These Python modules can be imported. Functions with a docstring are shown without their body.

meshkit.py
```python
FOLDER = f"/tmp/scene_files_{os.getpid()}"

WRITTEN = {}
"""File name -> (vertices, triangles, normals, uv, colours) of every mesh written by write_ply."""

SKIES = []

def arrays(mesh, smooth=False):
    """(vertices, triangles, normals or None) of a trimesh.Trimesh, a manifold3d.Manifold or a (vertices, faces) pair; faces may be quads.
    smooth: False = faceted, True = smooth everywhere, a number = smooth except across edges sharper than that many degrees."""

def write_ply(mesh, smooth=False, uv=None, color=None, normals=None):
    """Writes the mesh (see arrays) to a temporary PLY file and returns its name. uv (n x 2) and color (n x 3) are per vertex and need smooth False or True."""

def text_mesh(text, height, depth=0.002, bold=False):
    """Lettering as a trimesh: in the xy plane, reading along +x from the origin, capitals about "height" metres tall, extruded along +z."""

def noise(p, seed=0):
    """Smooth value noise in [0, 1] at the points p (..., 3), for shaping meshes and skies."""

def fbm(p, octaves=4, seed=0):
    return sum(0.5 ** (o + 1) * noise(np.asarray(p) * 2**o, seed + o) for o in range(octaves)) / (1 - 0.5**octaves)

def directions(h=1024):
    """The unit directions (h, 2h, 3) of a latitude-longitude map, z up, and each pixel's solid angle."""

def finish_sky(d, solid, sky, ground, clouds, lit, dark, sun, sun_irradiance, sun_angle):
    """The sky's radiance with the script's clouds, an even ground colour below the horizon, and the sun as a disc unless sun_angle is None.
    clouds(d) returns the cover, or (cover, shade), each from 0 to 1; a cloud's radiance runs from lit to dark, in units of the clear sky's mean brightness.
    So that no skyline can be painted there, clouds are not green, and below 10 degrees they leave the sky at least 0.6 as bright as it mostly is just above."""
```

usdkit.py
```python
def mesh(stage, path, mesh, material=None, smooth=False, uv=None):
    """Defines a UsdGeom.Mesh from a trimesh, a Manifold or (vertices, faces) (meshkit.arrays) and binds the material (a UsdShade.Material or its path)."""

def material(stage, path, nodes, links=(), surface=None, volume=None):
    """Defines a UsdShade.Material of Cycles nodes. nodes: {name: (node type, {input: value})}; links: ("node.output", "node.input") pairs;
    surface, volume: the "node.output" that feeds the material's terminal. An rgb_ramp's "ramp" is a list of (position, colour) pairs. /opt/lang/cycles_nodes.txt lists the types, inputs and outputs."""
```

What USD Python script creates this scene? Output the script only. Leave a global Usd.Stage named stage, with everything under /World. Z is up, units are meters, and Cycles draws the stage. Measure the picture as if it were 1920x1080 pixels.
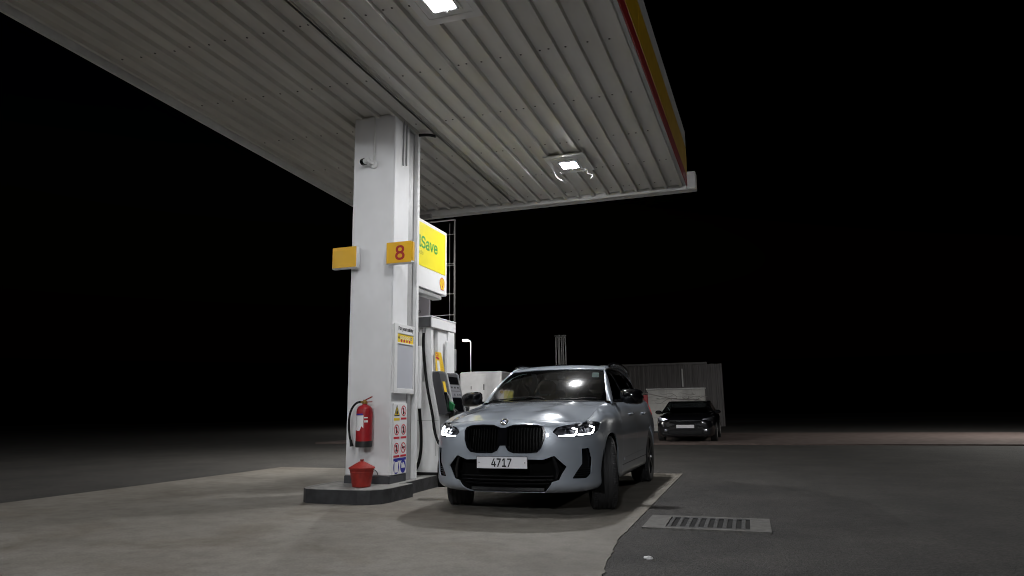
import math, random
import numpy as np, trimesh, usdkit, meshkit
import shapely
from shapely.geometry import Polygon, LineString, Point, box as sbox
from shapely import affinity
from scipy.spatial import Delaunay, cKDTree
from scipy.interpolate import RectBivariateSpline, RBFInterpolator, CubicSpline, PchipInterpolator
from pxr import Usd, UsdGeom, UsdLux, UsdShade, Gf, Sdf

random.seed(4); rng = np.random.default_rng(4)
stage = Usd.Stage.CreateInMemory()
UsdGeom.SetStageUpAxis(stage, 'Z'); UsdGeom.SetStageMetersPerUnit(stage, 1.0)
UsdGeom.Xform.Define(stage, '/World'); UsdGeom.Scope.Define(stage, '/World/Looks')

# ---------------------------------------------------------------- camera
FPX, PITCH, ROLL, YAW, CAMH = 1283.0, .1767, .0133, .3247, 1.0234
cp, sp, cr, sr, cy, sy = math.cos(PITCH), math.sin(PITCH), math.cos(ROLL), math.sin(ROLL), math.cos(YAW), math.sin(YAW)
_r, _f, _u = np.array([1, 0, 0.]), np.array([0, cp, sp]), np.array([0, -sp, cp])
_r, _u = cr * _r - sr * _u, sr * _r + cr * _u
_M = np.array([[cy, -sy, 0], [sy, cy, 0], [0, 0, 1.]])
R_, F_, U_ = _M @ _r, _M @ _f, _M @ _u
EYE = np.array([0, 0, CAMH])
cam = UsdGeom.Camera.Define(stage, '/World/camera')
cam.CreateHorizontalApertureAttr(36.0); cam.CreateVerticalApertureAttr(20.25)
cam.CreateFocalLengthAttr(36.0 * FPX / 1920); cam.CreateClippingRangeAttr(Gf.Vec2f(.05, 2000))
cam.AddTransformOp().Set(Gf.Matrix4d(*R_, 0, *U_, 0, *(-F_), 0, *EYE, 1))
cam.CreateExposureAttr(0.22)

# ---------------------------------------------------------------- night sky (the sun is far below the horizon; the lamps light the place)
dome = UsdLux.DomeLight.Define(stage, '/World/sky'); dome.CreateIntensityAttr(1.0)
sky = usdkit.material(stage, '/World/Looks/night_sky', {
    's': ('sky_texture', {'sky_type': 'single_scattering', 'sun_disc': False, 'sun_elevation': -.02, 'sun_rotation': 2.4}),
    'b': ('background_shader', {'strength': .0004})}, [('s.color', 'b.color')], surface='b.background')
UsdShade.MaterialBindingAPI.Apply(dome.GetPrim()).Bind(sky)
LAMP, POLE, FLOOD = 820.0, 2600.0, 1120.0          # brightness of the canopy lamps, the street lamps and the floodlights behind the viewer

# ---------------------------------------------------------------- materials
MATS = {}
def mat(name, col, rough=.5, metal=0., coat=0., var=.0, vscale=6., bump=0., bscale=60., col2=None, emit=0., spec=.5, detail=6., aniso=None):
    n, l = {'p': ('principled_bsdf', {'roughness': rough, 'metallic': metal, 'coat_weight': coat, 'specular_ior_level': spec})}, []
    n['p'][1]['base_color'] = col
    if emit: n['p'][1].update(emission_color=col, emission_strength=emit)
    if var or bump:
        n['g'] = ('texture_coordinate', {})
        n['m'] = ('mapping', {'scale': aniso or (1, 1, 1)}); l.append(('g.object', 'm.vector'))
    if var:
        c2 = col2 or tuple(c * (1 - var) for c in col)
        n['n'] = ('noise_texture', {'scale': vscale, 'detail': detail, 'roughness': .62})
        n['r'] = ('rgb_ramp', {'ramp': [(.32, c2), (.64, col)]})
        n['mr'] = ('map_range', {'from_min': .3, 'from_max': .7, 'to_min': min(1, rough + .12), 'to_max': max(0.03, rough - .06)})
        l += [('m.vector', 'n.vector'), ('n.fac', 'r.fac'), ('r.color', 'p.base_color'), ('n.fac', 'mr.value'), ('mr.result', 'p.roughness')]
    if bump:
        n['n2'] = ('noise_texture', {'scale': bscale, 'detail': 3.})
        n['b'] = ('bump', {'strength': bump, 'distance': .01})
        l += [('m.vector', 'n2.vector'), ('n2.fac', 'b.height'), ('b.normal', 'p.normal')]
    MATS[name] = usdkit.material(stage, '/World/Looks/' + name, n, l, surface='p.BSDF')
def glow(name, col, strength):
    MATS[name] = usdkit.material(stage, '/World/Looks/' + name, {'e': ('emission', {'color': col, 'strength': strength})}, [], surface='e.emission')
def pane(name, tint, ior=1.5, rough=.0, smear=.0):
    MATS[name] = usdkit.material(stage, '/World/Looks/' + name, {
        't': ('transparent_bsdf', {'color': tint}), 'g1': ('glossy_bsdf', {'color': (1, 1, 1), 'roughness': rough}), 'g2': ('glossy_bsdf', {'color': (1, 1, 1), 'roughness': .16}), 'g': ('mix_closure', {'fac': smear}),
        'f': ('fresnel', {'IOR': ior}), 'm': ('mix_closure', {})},
        [('g1.BSDF', 'g.closure1'), ('g2.BSDF', 'g.closure2'), ('f.fac', 'm.fac'), ('t.BSDF', 'm.closure1'), ('g.closure', 'm.closure2')], surface='m.closure')

MATS['asphalt'] = usdkit.material(stage, '/World/Looks/asphalt', {
    'g': ('geometry', {}), 'a': ('noise_texture', {'scale': .9, 'detail': 7., 'roughness': .7}), 'b': ('noise_texture', {'scale': 48., 'detail': 3., 'roughness': .8}), 'v': ('voronoi_texture', {'scale': 70.}),
    'ra': ('rgb_ramp', {'ramp': [(.32, (.026, .025, .024)), (.55, (.046, .043, .040)), (.72, (.062, .058, .053))]}), 'rb': ('rgb_ramp', {'ramp': [(.36, (.55, .55, .55)), (.52, (1, 1, 1)), (.70, (1.7, 1.65, 1.6))]}),
    'x': ('mix', {'mix_type': 'multiply', 'fac': 1.}), 'bp': ('bump', {'strength': .9, 'distance': .008}), 'p': ('principled_bsdf', {'roughness': .82})},
    [('g.position', 'a.vector'), ('g.position', 'b.vector'), ('g.position', 'v.vector'), ('a.fac', 'ra.fac'), ('b.fac', 'rb.fac'), ('ra.color', 'x.color1'), ('rb.color', 'x.color2'), ('x.color', 'p.base_color'), ('v.distance', 'bp.height'), ('bp.normal', 'p.normal')], surface='p.BSDF')
# concrete apron: two scales of staining, fine speckle and trowel relief
MATS['concrete'] = usdkit.material(stage, '/World/Looks/concrete', {
    'g': ('geometry', {}),
    'm': ('mapping', {'scale': (.8, 1.05, 1), 'rotation': (0, 0, .5)}),
    'a': ('noise_texture', {'scale': 1.1, 'detail': 8., 'roughness': .65}),
    'b': ('noise_texture', {'scale': 5., 'detail': 9., 'roughness': .75}),
    'c': ('noise_texture', {'scale': 55., 'detail': 4., 'roughness': .8}),
    'ra': ('rgb_ramp', {'ramp': [(.28, (.160, .143, .120)), (.5, (.225, .208, .180)), (.75, (.275, .258, .228))]}),
    'rb': ('rgb_ramp', {'ramp': [(.30, (.72, .71, .70)), (.55, (1, 1, 1)), (.75, (1.0, .99, .97))]}),
    'rc': ('rgb_ramp', {'ramp': [(.36, (.74, .74, .74)), (.6, (1, 1, 1))]}),
    'x': ('mix', {'mix_type': 'multiply', 'fac': 1.}), 'y': ('mix', {'mix_type': 'multiply', 'fac': 1.}),
    'v': ('voronoi_texture', {'scale': 2.3, 'randomness': 1.}),
    'rv': ('rgb_ramp', {'ramp': [(.03, (.55, .53, .50)), (.09, (1, 1, 1))]}),
    'z': ('mix', {'mix_type': 'multiply', 'fac': .55}),
    's': ('noise_texture', {'scale': .75, 'detail': 5., 'roughness': .7, 'distortion': .6}), 'rs': ('rgb_ramp', {'ramp': [(.50, (1, 1, 1)), (.60, (.84, .80, .75)), (.70, (.58, .53, .47))]}), 'w': ('mix', {'mix_type': 'multiply', 'fac': .8}),
    'bp': ('bump', {'strength': .35, 'distance': .006}),
    'p': ('principled_bsdf', {'roughness': .74})},
    [('g.position', 'm.vector'), ('m.vector', 'a.vector'), ('g.position', 'b.vector'), ('g.position', 'c.vector'), ('a.fac', 'ra.fac'), ('b.fac', 'rb.fac'), ('c.fac', 'rc.fac'),
     ('ra.color', 'x.color1'), ('rb.color', 'x.color2'), ('x.color', 'y.color1'), ('rc.color', 'y.color2'), ('m.vector', 'v.vector'), ('v.distance', 'rv.fac'),
     ('y.color', 'z.color1'), ('rv.color', 'z.color2'), ('m.vector', 's.vector'), ('s.fac', 'rs.fac'), ('z.color', 'w.color1'), ('rs.color', 'w.color2'), ('w.color', 'p.base_color'), ('b.fac', 'bp.height'), ('bp.normal', 'p.normal')], surface='p.BSDF')
mat('island_concrete', (.30, .295, .28), .75, var=.3, vscale=5, bump=.4)
mat('kerb_paint', (.036, .037, .040), .55, var=.45, vscale=7, bump=.3)
mat('drain_concrete', (.155, .15, .14), .8, var=.3, vscale=9, bump=.5)
mat('iron', (.11, .11, .11), .6, .5, var=.4, vscale=20)
mat('pit', (.006, .006, .006), .9)
mat('paving', (.14, .105, .095), .85, var=.3, vscale=3, bump=.5)
mat('soffit', (.75, .735, .695), .42, var=.14, vscale=1.3, aniso=(2.5, .5, 1), bump=.05, bscale=9)
mat('soffit_old', (.69, .67, .625), .45, var=.22, vscale=1.1, aniso=(2.5, .5, 1), bump=.05, bscale=9)
mat('screw', (.06, .055, .05), .6)
mat('white_trim', (.74, .74, .73), .45, var=.12, vscale=4)
mat('white_wall_paint', (.80, .80, .81), .5, var=.09, vscale=2.0, aniso=(1, 1, .7), bump=.06, bscale=18)
mat('white_metal', (.80, .80, .80), .35, var=.08, vscale=5)
mat('grey_metal', (.36, .36, .36), .45, .2, var=.15, vscale=6)
mat('dark_grey', (.055, .057, .06), .5, var=.2, vscale=8)
mat('skirting', (.055, .058, .064), .6, var=.3, vscale=9)
mat('sign_yellow', (.78, .43, .008), .4, var=.05, vscale=5)
mat('panel_yellow', (.82, .70, .015), .4, var=.04, vscale=4)
mat('card_yellow', (.85, .56, .03), .5)
mat('fascia_yellow', (.72, .42, .01), .4, var=.08, vscale=2)
mat('fascia_red', (.40, .010, .012), .4, var=.1, vscale=2)
mat('red', (.40, .012, .018), .38, var=.18, vscale=10)
mat('bucket_red', (.36, .022, .014), .5, var=.4, vscale=12, bump=.3, bscale=40)
mat('print_red', (.55, .02, .04), .5)
mat('print_blue', (.025, .03, .30), .5)
mat('print_green', (.02, .30, .04), .5)
mat('print_faint', (.55, .50, .02), .5)
mat('print_black', (.012, .012, .014), .5)
mat('print_yellow', (.85, .62, .02), .5)
mat('print_white', (.80, .80, .80), .5)
mat('poster_grey', (.56, .57, .62), .12, var=.05, vscale=3)
mat('board_grey', (.30, .28, .30), .5)
mat('black_rubber', (.010, .010, .010), .6, spec=.25)
mat('hose', (.010, .010, .010), .6, spec=.2)
mat('black_plastic', (.02, .02, .02), .45)
mat('console_grey', (.045, .045, .05), .45)
mat('console_face', (.20, .20, .22), .35)
mat('console_silver', (.42, .42, .43), .4, .2)
mat('nozzle_green', (.012, .16, .05), .4)
mat('chrome', (.7, .7, .7), .15, 1.)
mat('brass', (.45, .28, .08), .4, .9)
mat('steel_paint', (.55, .55, .55), .5)
mat('container_white', (.76, .765, .79), .5, var=.16, vscale=2.5)
mat('block_wall', (.80, .79, .76), .8, var=.28, vscale=2.0, bump=.5, bscale=8, aniso=(1, 1, .4))
mat('cladding', (.20, .19, .19), .6, var=.3, vscale=1.5, aniso=(4, 1, .4))
mat('twig', (.32, .30, .28), .8)
mat('paper', (.8, .8, .8), .7)
# car
mat('car_paint', (.335, .372, .425), .32, .12, coat=1., spec=.5)
mat('gloss_black', (.004, .004, .005), .14, coat=.35, spec=.35)
mat('satin_black', (.006, .006, .007), .45, spec=.25)
mat('liner', (.004, .004, .004), .9, spec=.1)
mat('grille_black', (.003, .003, .003), .35, spec=.12)
mat('lattice_dark', (.018, .018, .018), .6)
mat('tyre', (.026, .026, .027), .7, bump=.1, bscale=200)
mat('rim_black', (.015, .015, .017), .16, .6, coat=.5)
mat('disc_steel', (.35, .35, .36), .35, 1.)
mat('plate_white', (.78, .78, .82), .4)
mat('lamp_bowl', (.05, .05, .055), .25, .6)
mat('lens_silver', (.55, .56, .6), .15, 1.)
mat('interior', (.018, .017, .017), .7)
mat('leather', (.075, .040, .025), .55)
mat('sticker', (.85, .90, .88), .5)
mat('badge_blue', (.03, .06, .25), .3)
mat('sunroof', (.008, .008, .01), .08, coat=1.)
mat('dark_car_paint', (.008, .008, .010), .2, .2, coat=1.)
mat('reflector_red', (.35, .01, .01), .25)
pane('windscreen', (.56, .66, .66), 1.72, smear=.22); pane('tinted_glass', (.10, .10, .11), 1.6); pane('lamp_cover', (.95, .95, .96), 1.35)
glow('lamp_light', (.98, .985, 1.0), LAMP); glow('lamp_light_worn', (.98, .985, 1.0), LAMP * .38); glow('street_light', (1., .97, .92), POLE); glow('flood_light', (.95, .97, 1.0), FLOOD)
glow('drl', (.93, .96, 1.0), 7.)

# ---------------------------------------------------------------- scene helpers
USED = {}
def unique(parent, name):
    k = (str(parent), name); n = USED.get(k, 0); USED[k] = n + 1
    return f'{parent}/{name}' + (f'_{n:03d}' if n else '')
def data(p, **kw):
    for k, v in kw.items():
        if v: p.SetCustomDataByKey(k, v)
class Thing:
    def __init__(self, name, label, cat, loc=(0, 0, 0), rz=0., group=None, kind=None, local=False):
        self.path = unique('/World', name); self.loc = np.array(loc, float); self.local = local; self.rz = rz
        x = UsdGeom.Xform.Define(stage, self.path)
        x.AddTranslateOp().Set(Gf.Vec3d(*map(float, loc)))
        if rz: x.AddRotateZOp().Set(math.degrees(rz))
        self.prim = x.GetPrim(); data(self.prim, label=label, category=cat, group=group, kind=kind)
    def conv(self, v):
        if self.local: return v
        v = v - self.loc
        if self.rz:
            c, s = math.cos(-self.rz), math.sin(-self.rz)
            v = v @ np.array([[c, s, 0], [-s, c, 0], [0, 0, 1]])
        return v
    def part(self, name, mesh, m, smooth=False, parent=None, label=None, kind=None):
        v, f = vf(mesh)
        path = unique(parent or self.path, name)
        usdkit.mesh(stage, path, (self.conv(v), f), MATS[m], smooth=smooth)
        if label or kind: data(stage.GetPrimAtPath(path), label=label, kind=kind)
        return path
    def group_xform(self, name, parent=None):
        path = unique(parent or self.path, name); UsdGeom.Xform.Define(stage, path); return path
def copy_of(src, name, label, cat, loc, rz=0., group=None):
    t = Thing(name, label, cat, loc, rz, group, local=True)
    t.prim.GetReferences().AddInternalReference(src.prim.GetPath()); t.prim.SetInstanceable(True)
    return t
def single(name, mesh, m, label=None, cat=None, group=None, kind=None, smooth=False):
    path = unique('/World', name); v, f = vf(mesh)
    usdkit.mesh(stage, path, (v, f), MATS[m], smooth=smooth); data(stage.GetPrimAtPath(path), label=label, category=cat, group=group, kind=kind)
    return path

# ---------------------------------------------------------------- mesh helpers
def vf(m):
    if isinstance(m, trimesh.Trimesh): return np.array(m.vertices), np.array(m.faces)
    if isinstance(m, list):
        vs, fs, n = [], [], 0
        for a in m:
            v, f = vf(a); vs.append(v); fs.append(f + n); n += len(v)
        return np.vstack(vs), np.vstack(fs)
    v, f = np.asarray(m[0], float), np.asarray(m[1], int)
    if f.shape[1] == 4: f = np.vstack([f[:, [0, 1, 2]], f[:, [0, 2, 3]]])
    return v, f
def move(m, d): v, f = vf(m); return v + np.array(d), f
def xf(m, A, t=(0, 0, 0)): v, f = vf(m); f = f[:, ::-1] if np.linalg.det(A) < 0 else f; return v @ np.array(A).T + np.array(t), f
def mirror(m): return xf(m, np.diag([-1, 1, 1.]))
def bx(x0, x1, y0, y1, z0, z1, c=.0):
    if not c:
        b = trimesh.creation.box((x1 - x0, y1 - y0, z1 - z0)); b.apply_translation(((x0 + x1) / 2, (y0 + y1) / 2, (z0 + z1) / 2)); return vf(b)
    c = min(c, .45 * min(x1 - x0, y1 - y0, z1 - z0)); p = []
    for i, x in ((1, x0), (-1, x1)):
        for j, y in ((1, y0), (-1, y1)):
            for k, z in ((1, z0), (-1, z1)):
                p += [(x, y + j * c, z + k * c), (x + i * c, y, z + k * c), (x + i * c, y + j * c, z)]
    return vf(trimesh.convex.convex_hull(np.array(p)))
def hull(p): return vf(trimesh.convex.convex_hull(np.array(p, float)))
def extr(poly, depth):                                             # extruded along +z from 0
    gs = getattr(poly, 'geoms', [poly])
    return [vf(trimesh.creation.extrude_polygon(g, depth, engine='earcut')) for g in gs if g.area > 1e-9]
def tube(p, r, sides=8, caps=True):
    p = np.asarray(p, float); n = len(p); r = np.broadcast_to(r, (n,))
    t = np.gradient(p, axis=0); t /= np.linalg.norm(t, axis=1, keepdims=True) + 1e-12
    ref = np.array([0, 0, 1.]) if abs(t[0, 2]) < .9 else np.array([1., 0, 0])
    A = []
    a = np.cross(t[0], ref); a /= np.linalg.norm(a)
    for k in range(n):
        a = a - t[k] * (a @ t[k]); a /= np.linalg.norm(a) + 1e-12; A.append(a)
    A = np.array(A); B = np.cross(t, A); g = np.arange(sides) * 2 * np.pi / sides
    v = (p[:, None] + r[:, None, None] * (np.cos(g)[None, :, None] * A[:, None] + np.sin(g)[None, :, None] * B[:, None])).reshape(-1, 3)
    f = [(i * sides + j, i * sides + (j + 1) % sides, (i + 1) * sides + (j + 1) % sides, (i + 1) * sides + j) for i in range(n - 1) for j in range(sides)]
    f = np.array(f); f = np.vstack([f[:, [0, 1, 2]], f[:, [0, 2, 3]]])
    if caps:
        v = np.vstack([v, p[:1], p[-1:]]); c0, c1 = n * sides, n * sides + 1
        f = np.vstack([f, [(c0, (j + 1) % sides, j) for j in range(sides)], [(c1, (n - 1) * sides + j, (n - 1) * sides + (j + 1) % sides) for j in range(sides)]])
    return v, f
def curve(p, n=24):
    p = np.asarray(p, float); s = np.r_[0, np.cumsum(np.linalg.norm(np.diff(p, axis=0), axis=1))]
    return CubicSpline(s, p)(np.linspace(0, s[-1], n)) if len(p) > 2 else np.linspace(p[0], p[1], n)
def lathe(prof, seg=32, axis='z'):                                  # prof: (radius, height)
    prof = np.array(prof, float); g = np.arange(seg) * 2 * np.pi / seg; n = len(prof)
    v = np.stack([prof[:, None, 0] * np.cos(g), prof[:, None, 0] * np.sin(g), np.repeat(prof[:, 1:2], seg, 1)], -1).reshape(-1, 3)
    f = np.array([(i * seg + j, i * seg + (j + 1) % seg, (i + 1) * seg + (j + 1) % seg, (i + 1) * seg + j) for i in range(n - 1) for j in range(seg)])
    if axis == 'x': v = v[:, [2, 0, 1]]
    if axis == 'y': v = v[:, [1, 2, 0]]
    return vf((v, f))
FX = np.array([[0, 0, 1], [1, 0, 0], [0, 1, 0.]])                    # plane xy -> faces +X (x runs along +Y)
FY = np.array([[1, 0, 0], [0, 0, -1], [0, 1, 0.]])                   # plane xy -> faces -Y (x runs along +X)
def words(t, h, width=None, bold=False, depth=.002):
    v, f = vf(meshkit.text_mesh(t, h, depth, bold)); v = v - [v[:, 0].min(), 0, 0]
    if width: v[:, 0] *= width / v[:, 0].max()
    return v, f
def sheet(poly, z, h=None):
    t = [trimesh.creation.triangulate_polygon(g, engine='earcut') for g in getattr(poly, 'geoms', [poly])]
    return [(np.c_[a, np.full(len(a), z)], b) for a, b in t]

# ---------------------------------------------------------------- ground
single('ground', sheet(sbox(-150, -60, 150, 200), -.008), 'asphalt', kind='structure')
ys = np.linspace(-4, 6.4, 420)
n1 = np.array([meshkit.fbm(np.array([y * 1.5, .3, .7]), 3, 3) - .5 for y in ys]); n2 = np.array([meshkit.fbm(np.array([y * 9., 1.3, .2]), 4, 5) - .5 for y in ys])
base = np.interp(ys, [-4, 4.3, 4.9, 5.7, 6.4], [-.75, -.925, -.985, -1.045, -1.045]); w_ = np.clip((6.35 - ys) / .6, 0, 1)
edge = [(x + a * .05 * w + max(-.03, a2) * .10 * w, y) for x, y, a, a2, w in zip(base, ys, n1, n2, w_)]
apron = Polygon([(-8.6, -4)] + edge + [(-1.045, 11.45), (-8.6, 11.45)]).buffer(0)
apr = trimesh.creation.extrude_polygon(apron, .02, engine='earcut'); apr.apply_translation((0, 0, -.02))
single('forecourt', apr, 'concrete', kind='structure')
single('pavement', bx(-14, 9, 20.4, 29, -.05, .03), 'paving', kind='structure')

# ---------------------------------------------------------------- canopy
P0, E1 = np.array([-4.19, 7.68, 4.957]), np.array([1, 0, -.005])
E2 = np.array([.041, .998, -.0505]); EN = np.cross(E1, E2); EN /= np.linalg.norm(EN)
def cpt(q): q = np.asarray(q, float); return P0 + q[..., :1] * E1 + q[..., 1:2] * E2 + q[..., 2:3] * EN
def cbox(a0, a1, b0, b1, n0, n1, c=0.): v, f = bx(a0, a1, b0, b1, n0, n1, c); return cpt(v), f
canopy = Thing('forecourt_canopy', 'flat white ribbed metal canopy roof over the forecourt with striped fascia', 'canopy', P0 - [0, 0, 0])
BF, BN, AF, AJ = 3.80, -8.8, 3.26, .225
def soffit_profile(a0, a1):
    k = math.floor((a0 - 2.977) / .2505); xs = []
    def z(a):
        u = (a - 2.977) / .2505; u = (u - math.floor(u)) * .2505
        d = min(u, .2505 - u)
        return -.050 * np.clip((.033 - d) / .010, 0, 1)
    pts = {a0, a1}
    c = 2.977 + .2505 * k
    while c < a1 + .3:
        for o in (-.033, -.023, .023, .033, .125, .128):
            if a0 < c + o < a1: pts.add(c + o)
        c += .2505
    return [(a, z(a)) for a in sorted(pts)]
def soffit_sheet(a0, a1, m, joint=0):
    pr = soffit_profile(a0, a1); q = []
    for a, z in pr:
        if joint > 0: z = z + .075 * np.clip((AJ + .18 - a) / .18, 0, 1) ** 1.6
        if joint < 0: z = z + .012 + .030 * (AJ - a)
        q.append((a, z))
    bs = np.linspace(BN, BF - .02, 6)
    v = np.array([[(a, b, z) for a, z in q] for b in bs]).reshape(-1, 3); n = len(q)
    f = np.array([(i * n + k, i * n + k + 1, (i + 1) * n + k + 1, (i + 1) * n + k) for i in range(len(bs) - 1) for k in range(n - 1)])
    up = v + [0, 0, .008]; N = len(v)
    f2 = f[:, ::-1] + N
    return cpt(np.vstack([v, up])), np.vstack([f[:, ::-1], f2[:, ::-1][:, ::-1]])
a = AF
first = True
while a > -2.6:
    lo = max(a - 1.002, AJ if a > AJ + .01 else -2.6)
    if lo < AJ + .3 and a > AJ: lo = AJ
    canopy.part('soffit_sheet', soffit_sheet(lo + .0005, a - .0005, 'soffit', 1 if lo >= AJ - .01 else -1), 'soffit' if lo >= AJ - .01 else 'soffit_old')
    a = lo
canopy.part('joint_flashing', cbox(AJ - .012, AJ + .001, BN, BF - .02, .0, .09, .003), 'soffit_old')
canopy.part('edge_bracket', bx(-5.75, -5.44, 11.40, 11.46, 4.64, 4.72, .008), 'grey_metal')
sc = []
disc = lathe([(0.0001, -.006), (.011, -.005), (.013, 0)], 7)
b = -3.9
rows = [-3.2, -1.7, -1.25, .05, .62, 1.05, 1.75, 2.35, 2.62, 3.2]
for i, b in enumerate([-3.3, -2.05, -.85, .38, 1.55, 2.62, 3.55]):
    for k in range(-1, 23):
        for o in ((.075, .175) if (k + i) % 4 == 0 else (.10,)):
            aa = 2.977 - .2505 * k + o - .25 + .012 * math.sin(k * 5 + i); bb = b + .012 * math.sin(k * 3.1 + i * 2)
            if AJ + .18 < aa < AF - .03: zz = 0
            elif -2.5 < aa < AJ - .05: zz = .012 + .03 * (AJ - aa)
            else: continue
            v, f = vf(disc); sc.append((cpt(v + [aa, bb, zz]), f))
canopy.part('screw_heads', sc, 'screw', kind='stuff')
canopy.part('edge_trim', cbox(-2.6, AF + .05, BF, BF + .05, -.085, .04, .006), 'white_trim')
canopy.part('edge_gutter', cbox(-2.6, AF + .2, BF + .051, BF + .25, -.06, .25, .01), 'white_trim')
canopy.part('fascia_return', cbox(AF, AF + .045, BN, BF + .05, -.02, .004), 'white_trim')
for nm, m, z0, z1, pr in (('fascia_red_band', 'fascia_red', -.02, .185, .0), ('fascia_yellow_band', 'fascia_yellow', .186, .70, .003), ('fascia_white_band', 'white_trim', .701, 1.0, .0)):
    b0 = BN
    while b0 < BF:
        b1 = min(b0 + 2.1, BF + .1)
        canopy.part(nm, cbox(AF + .046, AF + .060 + pr, b0 + .001, b1 - .001, z0, z1, .004), m); b0 = b1
canopy.part('roof_deck', cbox(-2.6, AF + .04, BN, BF, .30, .34), 'grey_metal')
canopy.part('left_fascia', cbox(-2.66, -2.61, BN, BF + .1, -.02, 1.0), 'white_trim')

def canopy_lamp(aa, bb, label, wires=False, light='lamp_light'):
    o = cpt(np.array([aa, bb, -.047])); t = Thing('canopy_lamp', label, 'ceiling light', o, group='square lamps under the canopy')
    B = lambda a0, a1, b0, b1, n0, n1, c=0.: cbox(aa + a0, aa + a1, bb + b0, bb + b1, -.048 + n0, -.048 + n1, c)
    t.part('mounting_plate', B(-.315, .315, -.35, .35, -.022, 0, .004), 'white_metal')
    for a0, a1, b0, b1 in ((-.25, .25, -.26, -.245), (-.25, .25, .245, .26), (-.25, -.235, -.245, .245), (.235, .25, -.245, .245)):
        t.part('plate_edge', B(a0, a1, b0, b1, -.026, -.0225), 'white_metal')
    t.part('lamp_housing', B(-.17, .17, -.17, .17, -.036, -.0225, .006), 'white_metal')
    for a0, a1, b0, b1 in ((-.14, .14, -.14, -.118), (-.14, .14, .118, .14), (-.14, -.118, -.118, .118), (.118, .14, -.118, .118)):
        t.part('lens_frame', B(a0, a1, b0, b1, -.046, -.0365, .003), 'grey_metal')
    t.part('lamp_lens', hull(np.vstack([B(-.117, .117, -.117, .117, -.046, -.0365)[0], B(-.10, .10, -.10, .10, -.052, -.046)[0]])), light)
    t.part('sensor', B(-.01, .01, .146, .162, -.046, -.0365), 'white_metal')
    if wires:
        for s, p in ((-1, [(-.28, .12, -.02), (-.29, .2, -.10), (-.24, .25, -.16), (-.20, .30, -.17)]), (-1, [(-.22, .2, -.02), (-.22, .24, -.06), (-.19, .25, -.07)]),
                     (1, [(.21, .2, -.02), (.20, .23, -.07), (.23, .25, -.06), (.21, .27, -.10), (.27, .29, -.13), (.25, .32, -.19)])):
            q = curve(p, 18); t.part('loose_wire', tube(cpt(q + [aa, bb, -.03]), .003, 6), 'grey_metal', smooth=True)
    return t
canopy_lamp(1.74, 2.20, 'square canopy lamp above the car roof with loose wires hanging from its plate', True)
canopy_lamp(1.69, -2.10, 'nearest square canopy lamp, cut off by the top of the photo', light='lamp_light_worn')
canopy_lamp(1.66, -6.3, 'square canopy lamp behind the viewer, over the empty forecourt', light='lamp_light_worn')

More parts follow.
